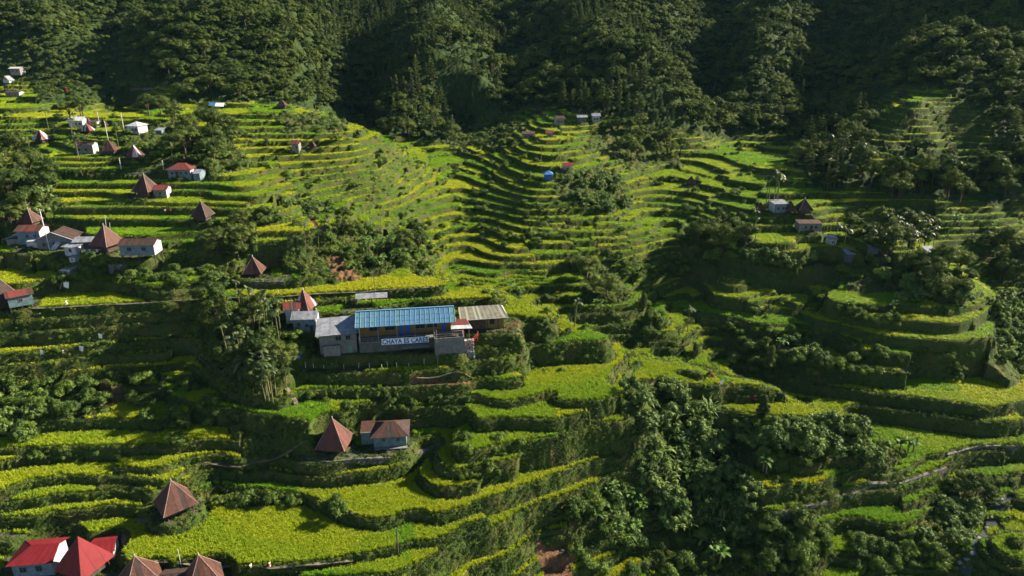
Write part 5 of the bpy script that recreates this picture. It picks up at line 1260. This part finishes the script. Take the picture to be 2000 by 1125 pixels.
for (u_, v_, s_) in ((1932, 1022, 9), (1928, 1034, 11), (1937, 1012, 8), (1920, 1046, 12), (1913, 1055, 14), (1922, 1062, 10), (1900, 1082, 12), (1890, 1096, 15), (1878, 1100, 12), (1885, 1110, 13), (1940, 996, 8), (1947, 986, 7), (1905, 1068, 8), (1868, 1112, 10)):
    boulder(u_, v_, s_, 'pale boulder in the rocky stream at the lower right', 'boulders in the stream')
boulder(1953, 977, 12, 'flat white boulder at the upper end of the visible stream'); boulder(1201, 585, 7, 'single pale rock on the shaded middle terraces'); boulder(1098, 1077, 9, 'grey rock stuck in the red landslide')
boulder(690, 1003, 12, 'white stones at the right end of the dark bank above the field')
# poles
pole(778, 1085, 56, 'dark wooden pole beside the small golden plots', M_POLED, .12)
pole(97, 488, 63, 'pale tall utility pole in front of the bluish house', M_POLE, .12, arm=True)
pole(733, 579, 52, 'dark thin pole at the edge of the golden terrace', M_POLED, .09)
pole(577, 655, 68, 'thin grey pole beside the grey annex', M_GREY, .06)
pole(622, 640, 36, 'white post in front of the grey zinc roofed house', M_POLE, .09)
pole(855, 716, 70, 'grey pole at the corner of the concrete enclosure', M_GREY, .08)
pole(1122, 632, 40, 'thin dark pole over the green middle terraces', M_POLED, .07)
pole(211, 477, 46, 'taller leaning pale stick behind the blue sheet hut', M_POLE, .05, (.1, 0)); pole(216, 474, 32, 'shorter leaning pale stick behind the blue sheet hut', M_POLE, .05, (.16, 0))
pole(151, 235, 15, 'short pale pole by the top left white house', M_POLE, .08); pole(196, 250, 24, 'pale pole beside the tiny dark hut', M_POLE, .09); pole(244, 262, 32, 'tall pale pole left of the white bungalow', M_POLE, .1); pole(213, 281, 34, 'tall pale pole just behind the brown hut with a blue board', M_POLE, .1)
pole(320, 333, 16, 'pale post above the rusty roofed bungalow', M_POLE, .1); pole(237, 331, 18, 'pale post at the end of the tall grey stone wall', M_POLE, .1); pole(355, 1110, 36, 'pale thin stick at the edge of the big golden field', M_POLE, .05)
def sticks(): 
    for k in range(6): pole(573 + k * 2.6, 294, 15 + 3 * (k % 3), 'pale stick fencing the brown shack on the hill', M_POLE, .05, (RNG.normal() * .05, 0), name='fence_stick', cat='stick', group='sticks round the hillside shack')
sticks()
def flag(u, v, hpx, label, m1, m2=None, lean=.2):
    p, mpp = ground_at(u, v); h = hpx * mpp / .9; t = thing('cloth_flag', label, 'flag', p); q = Sol(); q.bar((0, 0, -.4), (lean * h, 0, h), .035, M_POLE); q.obj('stick', t)
    q = Sol(); a = Vector((lean * h, -.02, h)); w_ = h * .45
    q.slab([a, a + Vector((-w_ * .1, 0, -h * .5)), a + Vector((w_ * .5, .1, -h * .62)), a + Vector((w_ * .8, .05, -h * .15))], .02, m1); q.obj('cloth', t)
    if m2: q = Sol(); q.slab([a + Vector((-w_ * .1, -.03, -h * .45)), a + Vector((-.2 * w_, -.03, -h * .8)), a + Vector((w_ * .4, .03, -h * .7)), a + Vector((w_ * .45, .05, -h * .55))], .02, m2); q.obj('cloth', t)
flag(281, 541, 16, 'white and yellow cloth flag on the shaded wall below the stilt house', M_CLOTHW, M_CLOTHY, .35)
flag(163, 694, 16, 'white cloth on a stick in the left rice strip', M_CLOTHW, None, -.2); flag(80, 697, 11, 'white rag on a stick near the left rice strip', M_CLOTHW, None, .1); flag(194, 668, 14, 'pale rag on a stick on the upper strip', M_CLOTHW, None, .1)
flag(1402, 757, 14, 'white sheet on the bushy right spur', M_CLOTHW, None, .3)
flag(112, 574, 22, 'leaning white board by the stone steps', M_CLOTHW, None, .6)
# washing under the blue sheet hut
lp, lm = ground_at(190, 492)
ln = thing('clothes_line', 'line of coloured washing under the hut with the blue roof sheet', 'clothes line', lp, .1)
q = Sol(); q.bar((-2.6, -2.6, 1.5), (2.6, -2.6, 1.45), .02, M_POLE, 4); q.obj('line', ln)
for x in (-2.6, 2.6): q = Sol(); q.bar((x, -2.6, -.6), (x, -2.6, 1.6), .05, M_WOOD); q.obj('post', ln)
for k, m in enumerate((M_CLOTHY, M_CLOTHW, M_CLOTHB, M_CLOTHW, M_CLOTHR, M_CLOTHB, M_CLOTHW, M_CLOTHR)):
    q = Sol(); q.box((-2.2 + k * .58, -2.6, 1.1 + .08 * (k % 2)), (.46, .05, .75 - .2 * (k % 3)), m); q.obj('garment', ln)
# blue board of the hut above the stone wall
p, mpp = ground_at(206, 303); q = Sol(); q.box((0, 0, .8), (2.1, .1, 1.2), M_TARP); q.box((-.9, .05, .3), (.1, .1, 1.2), M_WOOD); q.box((.9, .05, .3), (.1, .1, 1.2), M_WOOD); tag(q.obj('blue_board', None, p), 'pale blue board in front of the brown hut above the stone wall', 'board')
# power lines: thin cables sagging between the school ledge and the lower terraces
def cable(a, b, sag, label):
    a, b = Vector(a), Vector(b); q = Sol(); n = 24; pts = [a.lerp(b, k / n) - Vector((0, 0, sag * 4 * (k / n) * (1 - k / n))) for k in range(n + 1)]
    for s0, s1 in zip(pts[:-1], pts[1:]): q.bar(s0, s1, .022, M_GREY, 4)
    tag(q.obj('power_cable'), label, 'cable')
g0, _ = ground_at(365, 705); g1, _ = ground_at(690, 955)
cable((g0.x, g0.y, g0.z + 6), (g1.x, g1.y, g1.z + 3), 1.2, 'thin power cable crossing the shaded gully, upper of two'); cable((g0.x - .8, g0.y, g0.z + 5.5), (g1.x - .8, g1.y, g1.z + 2.4), 1.3, 'thin power cable crossing the shaded gully, lower of two')
# ---------------------------------------------------------------- people
def skin_mesh(name, verts, edges, radii, m, parent=None, root=0):
    me = bpy.data.meshes.new(name); me.from_pydata(verts, edges, []); o = bpy.data.objects.new(name, me); COL.objects.link(o)
    md = o.modifiers.new('s', 'SKIN'); o.modifiers.new('b', 'SUBSURF').levels = 1
    for k, r_ in enumerate(radii): me.skin_vertices[0].data[k].radius = (r_, r_ * .9)
    for k in range(len(verts)): me.skin_vertices[0].data[k].use_root = k == root
    bpy.context.view_layer.update(); ev = o.evaluated_get(bpy.context.evaluated_depsgraph_get()); m2 = bpy.data.meshes.new_from_object(ev)
    bpy.data.objects.remove(o); m2.materials.clear(); m2.materials.append(m); o2 = bpy.data.objects.new(name, m2); COL.objects.link(o2)
    if parent: o2.parent = parent
    return o2
def person(u, v, label, top, bottom, rz, hat=None, stride=.18, arm=.3, h=1.62):
    p, mpp = ground_at(u, v); t = thing('person', label, 'person', p, math.radians(rz)); k = h / 1.65
    J = {'pel': (0, 0, .90), 'che': (0, -.02, 1.25), 'nec': (0, 0, 1.42), 'hea': (0, -.03, 1.54), 'top': (0, -.02, 1.63),
         'hl': (.10, 0, .86), 'kl': (.12, -stride, .47), 'al': (.12, -stride * .6, .07), 'tl': (.12, -stride * .6 - .17, .03), 'hr': (-.10, 0, .86), 'kr': (-.12, stride * .5, .46), 'ar': (-.12, stride * 1.3, .09), 'tr': (-.12, stride * 1.3 - .15, .03),
         'sl': (.18, 0, 1.36), 'el': (.24, arm * .3, 1.08), 'wl': (.24, -arm * .3, .86), 'sr': (-.18, 0, 1.36), 'er': (-.24, -arm * .4, 1.09), 'wr': (-.22, -arm, .92),
         'fl': (.24, -arm * .3 - .05, .77), 'fr': (-.22, -arm - .09, .89)}
    R = dict(pel=.13, che=.14, nec=.055, hea=.095, top=.06, hl=.095, kl=.06, al=.042, tl=.035, hr=.095, kr=.06, ar=.042, tr=.035, sl=.065, el=.044, wl=.03, sr=.065, er=.044, wr=.03, fl=.028, fr=.028)
    E = [('pel', 'che'), ('che', 'nec'), ('nec', 'hea'), ('hea', 'top'), ('pel', 'hl'), ('hl', 'kl'), ('kl', 'al'), ('al', 'tl'), ('pel', 'hr'), ('hr', 'kr'), ('kr', 'ar'), ('ar', 'tr'), ('che', 'sl'), ('sl', 'el'), ('el', 'wl'), ('wl', 'fl'), ('che', 'sr'), ('sr', 'er'), ('er', 'wr'), ('wr', 'fr')]
    def sub(names, edges, grow): 
        ix = {n_: i for i, n_ in enumerate(names)}
        return [tuple(c * k for c in J[n_]) for n_ in names], [(ix[a], ix[b_]) for a, b_ in edges], [R[n_] * k * grow for n_ in names]
    n_all = ['pel'] + [q for q in J if q != 'pel']; V_, E_, R_ = sub(n_all, E, 1.0); skin_mesh('body', V_, E_, R_, M_SKIN, t)
    n2 = ['che', 'pel', 'sl', 'el', 'sr', 'er']; V_, E_, R_ = sub(n2, [('che', 'pel'), ('che', 'sl'), ('sl', 'el'), ('che', 'sr'), ('sr', 'er')], 1.16); skin_mesh('shirt', V_, E_, R_, top, t)
    n3 = ['pel', 'hl', 'kl', 'al', 'hr', 'kr', 'ar']; V_, E_, R_ = sub(n3, [('pel', 'hl'), ('hl', 'kl'), ('kl', 'al'), ('pel', 'hr'), ('hr', 'kr'), ('kr', 'ar')], 1.14); skin_mesh('trousers', V_, E_, R_, bottom, t)
    q = Sol(); bmesh.ops.create_uvsphere(q.bm, u_segments=10, v_segments=6, radius=.115 * k, matrix=Matrix.Translation((0, .01, 1.60 * k)) @ Matrix.Diagonal((1, 1.05, .72, 1))); q.mi(hat or M_HAIR)
    if hat: q.bar((0, -.03, 1.585 * k), (0, -.03, 1.60 * k), .19 * k, hat, 12)
    q.obj('hat' if hat else 'hair', t)
    if not hat:
        pass
    return t
person(491, 1114, 'person in a white shirt on the path by the big field', M_CLOTHW, M_CLOTHG, 60, None, .12)
person(528, 1113, 'person in a red shirt and white trousers on the path by the big field', M_CLOTHR, M_CLOTHW, 80, M_CLOTHW, .2)
person(131, 598, 'person in white on the thin path at the left terraces', M_CLOTHW, M_CLOTHW, 80, None, .15)
person(324, 418, 'person in a white shirt on the terrace left of the dark brown hut', M_CLOTHW, M_CLOTHR, 20, None, .1); person(334, 417, 'person in red on the terrace left of the dark brown hut', M_CLOTHR, M_CLOTHD, -30, None, .1)
person(126, 697, 'person in dark clothes in the left rice strip', M_CLOTHG, M_CLOTHD, 40, M_CLOTHW, .1)
# ---------------------------------------------------------------- trees, bushes and palms standing on the slopes
ORD = ['leftmost', 'second from the left', 'third from the left', 'fourth from the left', 'fifth from the left', 'sixth from the left']
def cluster(kd, poly, n, s0, s1, what, where, mind=1.2):
    """n plants of one kind spread over a patch of ground seen in poly"""
    us = [p[0] for p in poly]; vs = [p[1] for p in poly]; C = []
    U = RNG.uniform(min(us), max(us), n * 14); V = RNG.uniform(min(vs), max(vs), n * 14); m = in_poly(U, V, poly); U = U[m]; V = V[m]
    P = cast(U, V); got = []
    for p, u in zip(P, U):
        if np.isnan(p[0]) or any(np.hypot(p[0] - g[0][0], p[1] - g[0][1]) < mind * s0 for g in got): continue
        got.append((p, u))
        if len(got) == n: break
    got.sort(key=lambda q: q[1]); hold = kd == 'bush' and len(got) > 6; ss = RNG.uniform(s0, s1, len(got))
    for i, ((p, u), s) in enumerate(zip(got, ss)):
        if len(got) == 1: lab = '%s %s' % (what, where)
        elif len(got) <= 6: lab = '%s of the %s %s' % (ORD[i] if i < len(got) - 1 else 'rightmost', what + 's', where)
        elif s == ss.max(): lab = 'largest %s %s' % (what, where)
        elif i == 0: lab = 'leftmost %s %s' % (what, where)
        elif i == len(got) - 1: lab = 'rightmost %s %s' % (what, where)
        else: lab = '%s %s' % (what, where)
        (HELD.append if hold else (lambda a: plant(*a)))((kd, p - np.array([0, 0, .25]), s, lab, None if len(got) == 1 else '%s, %s' % (what, where)))
def one(kd, u, v, s, label, var=None): 
    p, _ = ground_at(u, v); plant(kd, np.array(p) - np.array([0, 0, .2]), s, label, None, var)
HELD = []
R4 = lambda a, b, c, d: [(a, b), (c, b), (c, d), (a, d)]
# ravine thicket right of the spur
rav = [(1225,775),(1285,745),(1360,775),(1425,860),(1470,960),(1440,1060),(1340,1050),(1270,990),(1250,880)]
cluster('silver', rav, 52, .95, 1.55, 'grey green leafy shrub', 'in the thicket down the ravine', 1.3)
cluster('reed', rav, 24, 1.3, 1.9, 'long leaved reed clump', 'in the thicket down the ravine', 1.2)
cluster('bush', [(1100,1000),(1240,960),(1300,1040),(1460,1050),(1480,1125),(1250,1125),(1130,1110)], 34, .8, 1.4, 'dark bush', 'at the foot of the ravine')
cluster('banana', [(1130,985),(1230,960),(1270,1010),(1230,1060),(1140,1050)], 13, .8, 1.2, 'banana plant', 'in the big clump under the yellow strips', 1.5)
cluster('silver', [(1440,824),(1660,832),(1745,880),(1730,905),(1640,895),(1455,880)], 34, .9, 1.5, 'dense shrub', 'in the hedge like bank over the golden plot')
cluster('bush', [(1440,820),(1660,828),(1745,878),(1740,915),(1640,905),(1450,900)], 18, .9, 1.4, 'dark bush', 'in the hedge like bank over the golden plot')
for (u_, v_, s_, lb) in ((1345,935,1.3,'banana plant low in the ravine thicket'),(1487,912,1.25,'pale banana plant left of the golden lower right plot'),(1530,875,1.0,'banana plant on the shaded bank above the golden plot'),(1765,885,1.3,'banana plant at the right end of the hedge like bank'),
        (1400,1095,1.4,'banana plant at the bottom edge right of the ravine'),(1525,680,1.0,'banana plant in the dark hollow right of the spur'),(1165,598,.9,'banana plant on the middle terraces'),(1655,600,.8,'small banana plant at the end of a bright terrace'),(1745,610,1.2,'banana plant under the bright right terrace'),(1380,940,1.2,'banana plant at the right rim of the thicket'),(1815,1055,.9,'banana plant left of the stream'),(1867,437,1.2,'pale spiky plant against the dark forest edge'),(1010,575,1.0,'banana plant behind the golden terraces'),(1330,880,1.2,'banana plant in the middle of the thicket')):
    one('banana', u_, v_, s_, lb)
# lower left slope
cluster('bush', [(-20,745),(70,735),(180,750),(215,800),(120,812),(60,850),(-20,870)], 46, .7, 1.2, 'bright green bush', 'on the slope at the left edge')
cluster('silver', [(-20,760),(60,760),(80,860),(-20,880)], 12, .8, 1.2, 'grey green shrub', 'on the slope at the left edge')
cluster('bush', [(60,880),(340,880),(330,910),(60,905)], 12, .35, .65, 'small bush', 'on the bank under the left paddy')
cluster('bush', [(240,740),(330,730),(430,790),(420,880),(340,870),(240,800)], 18, .7, 1.3, 'shaded bush', 'in the gully left of the grassy mound')
cluster('bush', R4(30,655,380,712), 20, .3, .6, 'weedy bush', 'between the narrow left rice strips')
# grove left of the school
gv = [(385,600),(550,600),(590,680),(555,740),(470,740),(400,690)]
cluster('broad', gv, 12, .55, .85, 'dark round tree', 'in the grove left of the school', 1.0)
cluster('palm', [(440,620),(540,610),(560,690),(520,740),(440,720)], 26, .75, 1.05, 'betel palm', 'in the grove left of the school', .8)
cluster('bush', gv, 20, .9, 1.5, 'dark bush', 'in the grove left of the school')
cluster('palm', [(515,770),(570,765),(575,790),(520,795)], 8, .9, 1.1, 'bare stemmed palm', 'on the ledge below the grove', .5)
cluster('fern', [(440,680),(510,680),(520,740),(450,750)], 8, .9, 1.3, 'tree fern', 'at the foot of the grove', .8)
# village trees
cluster('broad', [(400,465),(490,450),(500,500),(420,535)], 6, .6, .85, 'dark tree', 'between the stilt house and the lone hut')
cluster('bush', [(340,520),(480,540),(440,560),(340,555)], 12, .7, 1.2, 'shaded bush', 'under the trees by the stilt house')
cluster('bush', [(100,500),(210,510),(210,555),(110,560)], 24, .7, 1.2, 'leafy bush', 'around the outhouses of the village')
cluster('bush', R4(215,535,340,560), 14, .7, 1.1, 'bush', 'on the bank above the long left paddy')
cluster('broad', R4(-10,420,40,460), 4, .6, .8, 'leafy tree', 'left of the bluish village house')
cluster('bush', [(380,425),(560,410),(570,440),(420,450)], 18, .5, .9, 'green bush', 'on the bank right of the dark brown hut')
# left edge, upper
cluster('broad', [(-20,300),(60,310),(105,370),(80,420),(-20,430)], 13, .75, 1.1, 'dark tree', 'in the wood at the left edge')
cluster('silver', [(20,350),(100,360),(90,420),(10,430)], 10, .9, 1.3, 'pale shrub', 'in the wood at the left edge')
cluster('broad', [(330,255),(440,245),(475,290),(430,320),(340,310)], 13, .7, 1.05, 'big dark tree', 'in the copse right of the white bungalow')
cluster('bush', [(240,270),(480,300),(490,340),(400,335),(250,300)], 26, .8, 1.3, 'bush', 'under the copse right of the white bungalow')
cluster('broad', [(280,212),(340,205),(350,240),(290,250)], 6, .6, .8, 'tree', 'above the white bungalow')
cluster('broad', [(90,218),(160,212),(170,232),(100,245)], 6, .55, .75, 'tree', 'behind the top left white house')
for k, (u_, v_, s_) in enumerate(((97,262,1.0),(142,275,1.1),(155,315,1.0),(232,290,.9),(165,350,.6),(147,252,.9),(338,318,.9),(60,300,1.0))):
    one('palm', u_, v_, s_, ('slim palm', 'tall palm')[k % 2] + (' below the white house', ' left of the grey gable house', ' in front of the grey gable house', ' beside the brown hut over the stone wall', ' on the big terrace wall', ' left of the small striped hut', ' above the rusty roofed bungalow', ' near the pink striped hut')[k])
# middle thicket
cluster('bush', [(630,470),(740,440),(830,490),(850,530),(760,520),(660,540)], 26, .8, 1.4, 'bush', 'in the thicket over the golden terrace')
cluster('banana', [(690,470),(780,480),(830,520),(740,525)], 12, .8, 1.2, 'banana plant', 'in the thicket over the golden terrace', 1.3)
cluster('silver', [(560,400),(650,380),(660,420),(600,440)], 14, .5, .9, 'pale shrub', 'beside the earth slip on the left hill')
cluster('broad', [(660,440),(705,430),(720,470),(670,480)], 3, .55, .7, 'light tree', 'above the earth slip')
cluster('broad', [(780,470),(830,460),(845,520),(790,520)], 5, .5, .75, 'dark tree', 'at the right end of the middle thicket')
for k, (u_, v_, s_) in enumerate(((725,440,.7),(597,480,.7),(622,485,.65),(985,548,.75),(466,588,.6),(1122,640,1.0),(1475,470,.9),(1342,650,.9),(745,452,.6),(1475,445,.8),(1057,318,.8),(1095,318,.8))):
    one('palm', u_, v_, s_, ('small palm', 'dark palm')[k % 2] + (' over the middle thicket', ' above the lone rust red hut', ' right of the lone rust red hut', ' at the shaded valley field', ' by the thin path', ' rising over the green middle terraces', ' left of the golden right plot', ' in the dark right hollow', ' at the stream above the middle thicket', ' left of the long grey shed', ' on the bushy knoll', ' beside the little red roofed house')[k])
for k in range(5): one('palm', 1495 + k * 6, 411 - (k % 2) * 2, 1.15 + .1 * (k % 3), ORD[k] + ' of five thin palms beside the dark huts' if k < 4 else 'rightmost of five thin palms beside the dark huts', 1)
# central valley
one('broad', 1145, 545, .95, 'large olive tree right of the golden valley field', 3); one('broad', 1185, 580, .9, 'large olive tree leaning below its neighbour', 1); one('broad', 1120, 528, .7, 'small olive tree at the edge of the golden valley field', 3)
cluster('bush', [(1190,500),(1330,510),(1340,545),(1220,550)], 24, .7, 1.2, 'bush', 'right of the large olive trees')
cluster('silver', [(1095,335),(1190,335),(1240,395),(1180,418),(1110,385)], 26, .8, 1.3, 'grey green shrub', 'on the bushy knoll of the central spur')
cluster('banana', [(1130,380),(1200,390),(1200,420),(1140,415)], 8, .7, 1.0, 'banana plant', 'on the bushy knoll of the central spur')
cluster('bush', [(960,450),(1060,460),(1060,480),(970,480)], 9, .6, 1.0, 'dark bush', 'on the middle of the central spur')
cluster('bush', [(930,370),(960,380),(960,430),(920,420)], 9, .6, 1.1, 'dark bush', 'on the shaded left flank of the spur')
cluster('bush', [(890,235),(1010,240),(1000,285),(890,285)], 22, .8, 1.3, 'bush', 'at the foot of the central wood')
cluster('broad', [(1180,240),(1290,260),(1340,310),(1250,325),(1180,290)], 18, .6, .9, 'round tree', 'on the right shoulder of the central spur')
cluster('bush', [(1240,590),(1290,600),(1290,660),(1250,660)], 9, .8, 1.3, 'bush', 'at the end of the green middle terraces')
one('conifer', 1255, 605, .9, 'small dark conifer at the end of the green middle terraces')
cluster('bush', [(1040,628),(1110,640),(1110,690),(1060,690),(1030,660)], 12, .35, .75, 'grassy bush', 'on the mound right of the classroom')
cluster('bush', [(940,660),(1010,665),(1190,685),(1200,715),(1000,750),(940,720)], 26, .3, .65, 'creeper covered bush', 'on the deep bank below the classroom')
cluster('bush', [(600,770),(920,765),(930,800),(860,830),(640,800)], 24, .4, .8, 'bush', 'on the tall bank above the teal house')
cluster('bush', [(870,850),(1040,840),(1020,930),(900,950)], 22, .4, .8, 'low bush', 'on the steep grassy face right of the teal house')
cluster('bush', [(440,970),(690,985),(690,1000),(440,990)], 14, .6, 1.0, 'dark bush', 'along the shaded bank above the big field')
one('broad', 425, 990, .42, 'small dark tree right of the lone hut above the big field', 3)
one('bush', 660, 1010, 1.3, 'round bush above the right end of the big field')
# right side
cluster('bush', [(1320,450),(1440,430),(1470,480),(1420,520),(1330,520)], 18, .9, 1.5, 'dark bush', 'in the copse left of the golden right plot')
cluster('broad', [(1340,440),(1440,430),(1460,490),(1360,510)], 8, .65, .95, 'dark tree', 'in the copse left of the golden right plot')
cluster('bush', [(1440,495),(1570,497),(1800,520),(1800,560),(1560,530),(1440,520)], 26, .7, 1.2, 'shaded bush', 'on the dark bank under the golden right plot')
cluster('silver', [(1380,500),(1560,495),(1560,515),(1400,520)], 12, .7, 1.1, 'pale shrub', 'along the edge of the golden right plot')
cluster('palm', [(1620,470),(1800,440),(1830,490),(1760,520),(1640,510)], 36, .7, 1.05, 'betel palm', 'in the grove on the right hand hill', .8)
cluster('broad', [(1640,460),(1800,440),(1830,480),(1700,510)], 12, .6, .85, 'round tree', 'in the palm grove on the right hand hill')
cluster('broad', [(1770,520),(1860,510),(1900,560),(1880,595),(1790,590)], 13, .65, .9, 'big leafy tree', 'on the nose of the right hand hill')
cluster('silver', [(1720,545),(1880,560),(1890,600),(1760,590)], 22, .8, 1.3, 'pale shrub', 'on the nose of the right hand hill')
cluster('bush', [(1620,605),(1740,605),(1780,640),(1700,645),(1640,630)], 18, .7, 1.1, 'shrubby bush', 'under the bright right hand terrace')
cluster('bush', [(1400,640),(1500,665),(1600,680),(1700,690),(1720,730),(1600,735),(1500,745),(1430,715)], 32, .7, 1.2, 'dark bush', 'in the hollow between the right spurs')
cluster('silver', [(1540,660),(1600,670),(1600,710),(1540,705)], 10, .8, 1.2, 'pale shrub', 'in the hollow between the right spurs')
one('conifer', 1500, 725, 1.1, 'slender conifer in the hollow right of the red shrub'); one('conifer', 1488, 830, 1.25, 'slender conifer on the bank below the right spur field'); one('conifer', 1360, 700, .8, 'small conifer behind the spur field')
one('redbush', 1385, 738, .8, 'dark red shrub on the edge of the spur field'); one('redbush', 1470, 785, .8, 'reddish shrub beside the conifer on the spur'); one('redbush', 1462, 512, .9, 'reddish shrub in front of the golden right plot'); one('redbush', 130, 182, 1.0, 'orange red shrub on the far left slope')
cluster('bush', [(1690,670),(1900,690),(1940,740),(1850,750),(1700,700)], 24, .5, 1.0, 'weedy bush', 'on the tall dark bank of the right hill')
cluster('silver', [(1930,600),(2010,580),(2010,730),(1950,710)], 30, .8, 1.3, 'grey green shrub', 'on the steep right edge slope')
cluster('broad', [(1845,960),(1900,945),(1920,980),(1870,1020)], 4, .55, .8, 'dark tree', 'left of the rocky stream')
cluster('silver', [(1840,990),(1910,980),(1900,1050),(1850,1070)], 14, .8, 1.2, 'grey green shrub', 'left of the rocky stream')
cluster('bush', [(1480,1010),(1560,1000),(1620,1060),(1600,1120),(1470,1125)], 28, .8, 1.4, 'leafy bush', 'below the curved stone wall')
cluster('broad', [(1560,1010),(1600,1010),(1610,1060),(1570,1060)], 2, .45, .55, 'leafy tree', 'below the curved stone wall')
cluster('bush', [(1640,1040),(1830,1070),(1850,1120),(1640,1120)], 26, .6, 1.2, 'bush', 'around the lowest green plots')
cluster('bush', [(1490,925),(1640,960),(1640,975),(1520,985)], 10, .4, .7, 'small bush', 'among the golden lower right plots')
cluster('broad', [(1840,440),(1960,470),(2010,520),(2010,590),(1950,560),(1900,470)], 13, .6, .9, 'dark tree', 'in the shaded ravine at the right edge')
cluster('bush', [(1650,405),(1760,410),(1840,450),(1780,470),(1660,450)], 22, .5, .9, 'green bush', 'on the slope below the right forest')
cluster('broad', [(1640,320),(1760,340),(1900,345),(1960,400),(1840,410),(1650,380)], 16, .7, 1.05, 'large dark tree', 'in the grove at the foot of the right mountain')
cluster('palm', [(1600,300),(1680,310),(1680,350),(1610,350)], 10, .9, 1.2, 'tall palm', 'in the shaded right hand grove', .8)
# single bushes dotted over the banks of the far terraces
def dotted(n, poly, s0, s1, what, where): cluster('bush', poly, n, s0, s1, what, where, 2.0)
dotted(40, [(440,230),(650,225),(760,290),(740,400),(640,420),(480,330)], .5, 1.0, 'scattered bush', 'on the banks of the left hill terraces')
dotted(40, [(760,330),(960,300),(1000,480),(900,540),(780,450)], .4, .9, 'scattered bush', 'on the banks of the valley terraces')
dotted(34, [(960,290),(1090,270),(1250,420),(1200,500),(1000,480)], .4, .9, 'scattered bush', 'on the banks of the central spur')
dotted(40, [(1250,320),(1420,270),(1560,290),(1500,460),(1300,470)], .5, 1.0, 'scattered bush', 'on the banks of the right valley terraces')
dotted(30, [(0,215),(240,215),(300,330),(100,330),(0,280)], .5, .9, 'scattered bush', 'on the banks of the upper left terraces')
dotted(24, [(1450,560),(1620,570),(1620,700),(1480,680)], .5, .9, 'scattered bush', 'on the shaded terraces of the right hill')
dotted(24, [(900,560),(1100,580),(1300,640),(1320,690),(1150,660),(950,580)], .4, .8, 'scattered bush', 'on the green middle terraces')
dotted(18, [(1640,440),(2000,440),(2000,480),(1850,500),(1700,480)], .5, 1.0, 'scattered bush', 'on the terraces under the right forest')

# the bushes that show largest stay single things; the small remainder is one mass of shrubbery
HELD.sort(key=lambda a: -a[2] / np.linalg.norm(a[1] - np.array([0, 0, CAMZ])))
for a in HELD[:270]: plant(*a)
_r = HELD[270:]; _n = len(_r); _s = np.array([a[2] for a in _r])[:, None] * RNG.uniform(.85, 1.15, (_n, 3))
scatter('shrubbery', 'small bushes overgrowing the terrace banks', np.array([a[1] for a in _r]), np.stack([np.zeros(_n), np.zeros(_n), RNG.uniform(0, 6.28, _n)], 1), _s, np.zeros(_n), [k[1] for k in KIND['bush']], RNG.integers(0, 4, _n))
# ---------------------------------------------------------------- thin mountain air
hz = bpy.data.meshes.new('haze'); _b = bmesh.new(); bmesh.ops.create_cube(_b, size=1); _b.to_mesh(hz); _b.free()
ho = bpy.data.objects.new('haze', hz); COL.objects.link(ho); ho['kind'] = 'stuff'; ho['label'] = 'thin bluish air in front of the mountain'
zl, zh = float(Z.min()) - 3, float(Z.max()) + 45
ho.scale = (2400, 2000, zh - zl); ho.location = (0, 900, (zl + zh) / 2)
hm = bpy.data.materials.new('haze'); hm.use_nodes = True; hn = hm.node_tree; hn.nodes.remove(hn.nodes['Principled BSDF'])
hv = hn.nodes.new('ShaderNodeVolumePrincipled'); hv.inputs['Color'].default_value = (.35, .72, .95, 1); hv.inputs['Density'].default_value = HAZE; hv.inputs['Anisotropy'].default_value = 0.0
hn.links.new(hv.outputs[0], hn.nodes['Material Output'].inputs['Volume']); hz.materials.append(hm); ho.display_type = 'WIRE'
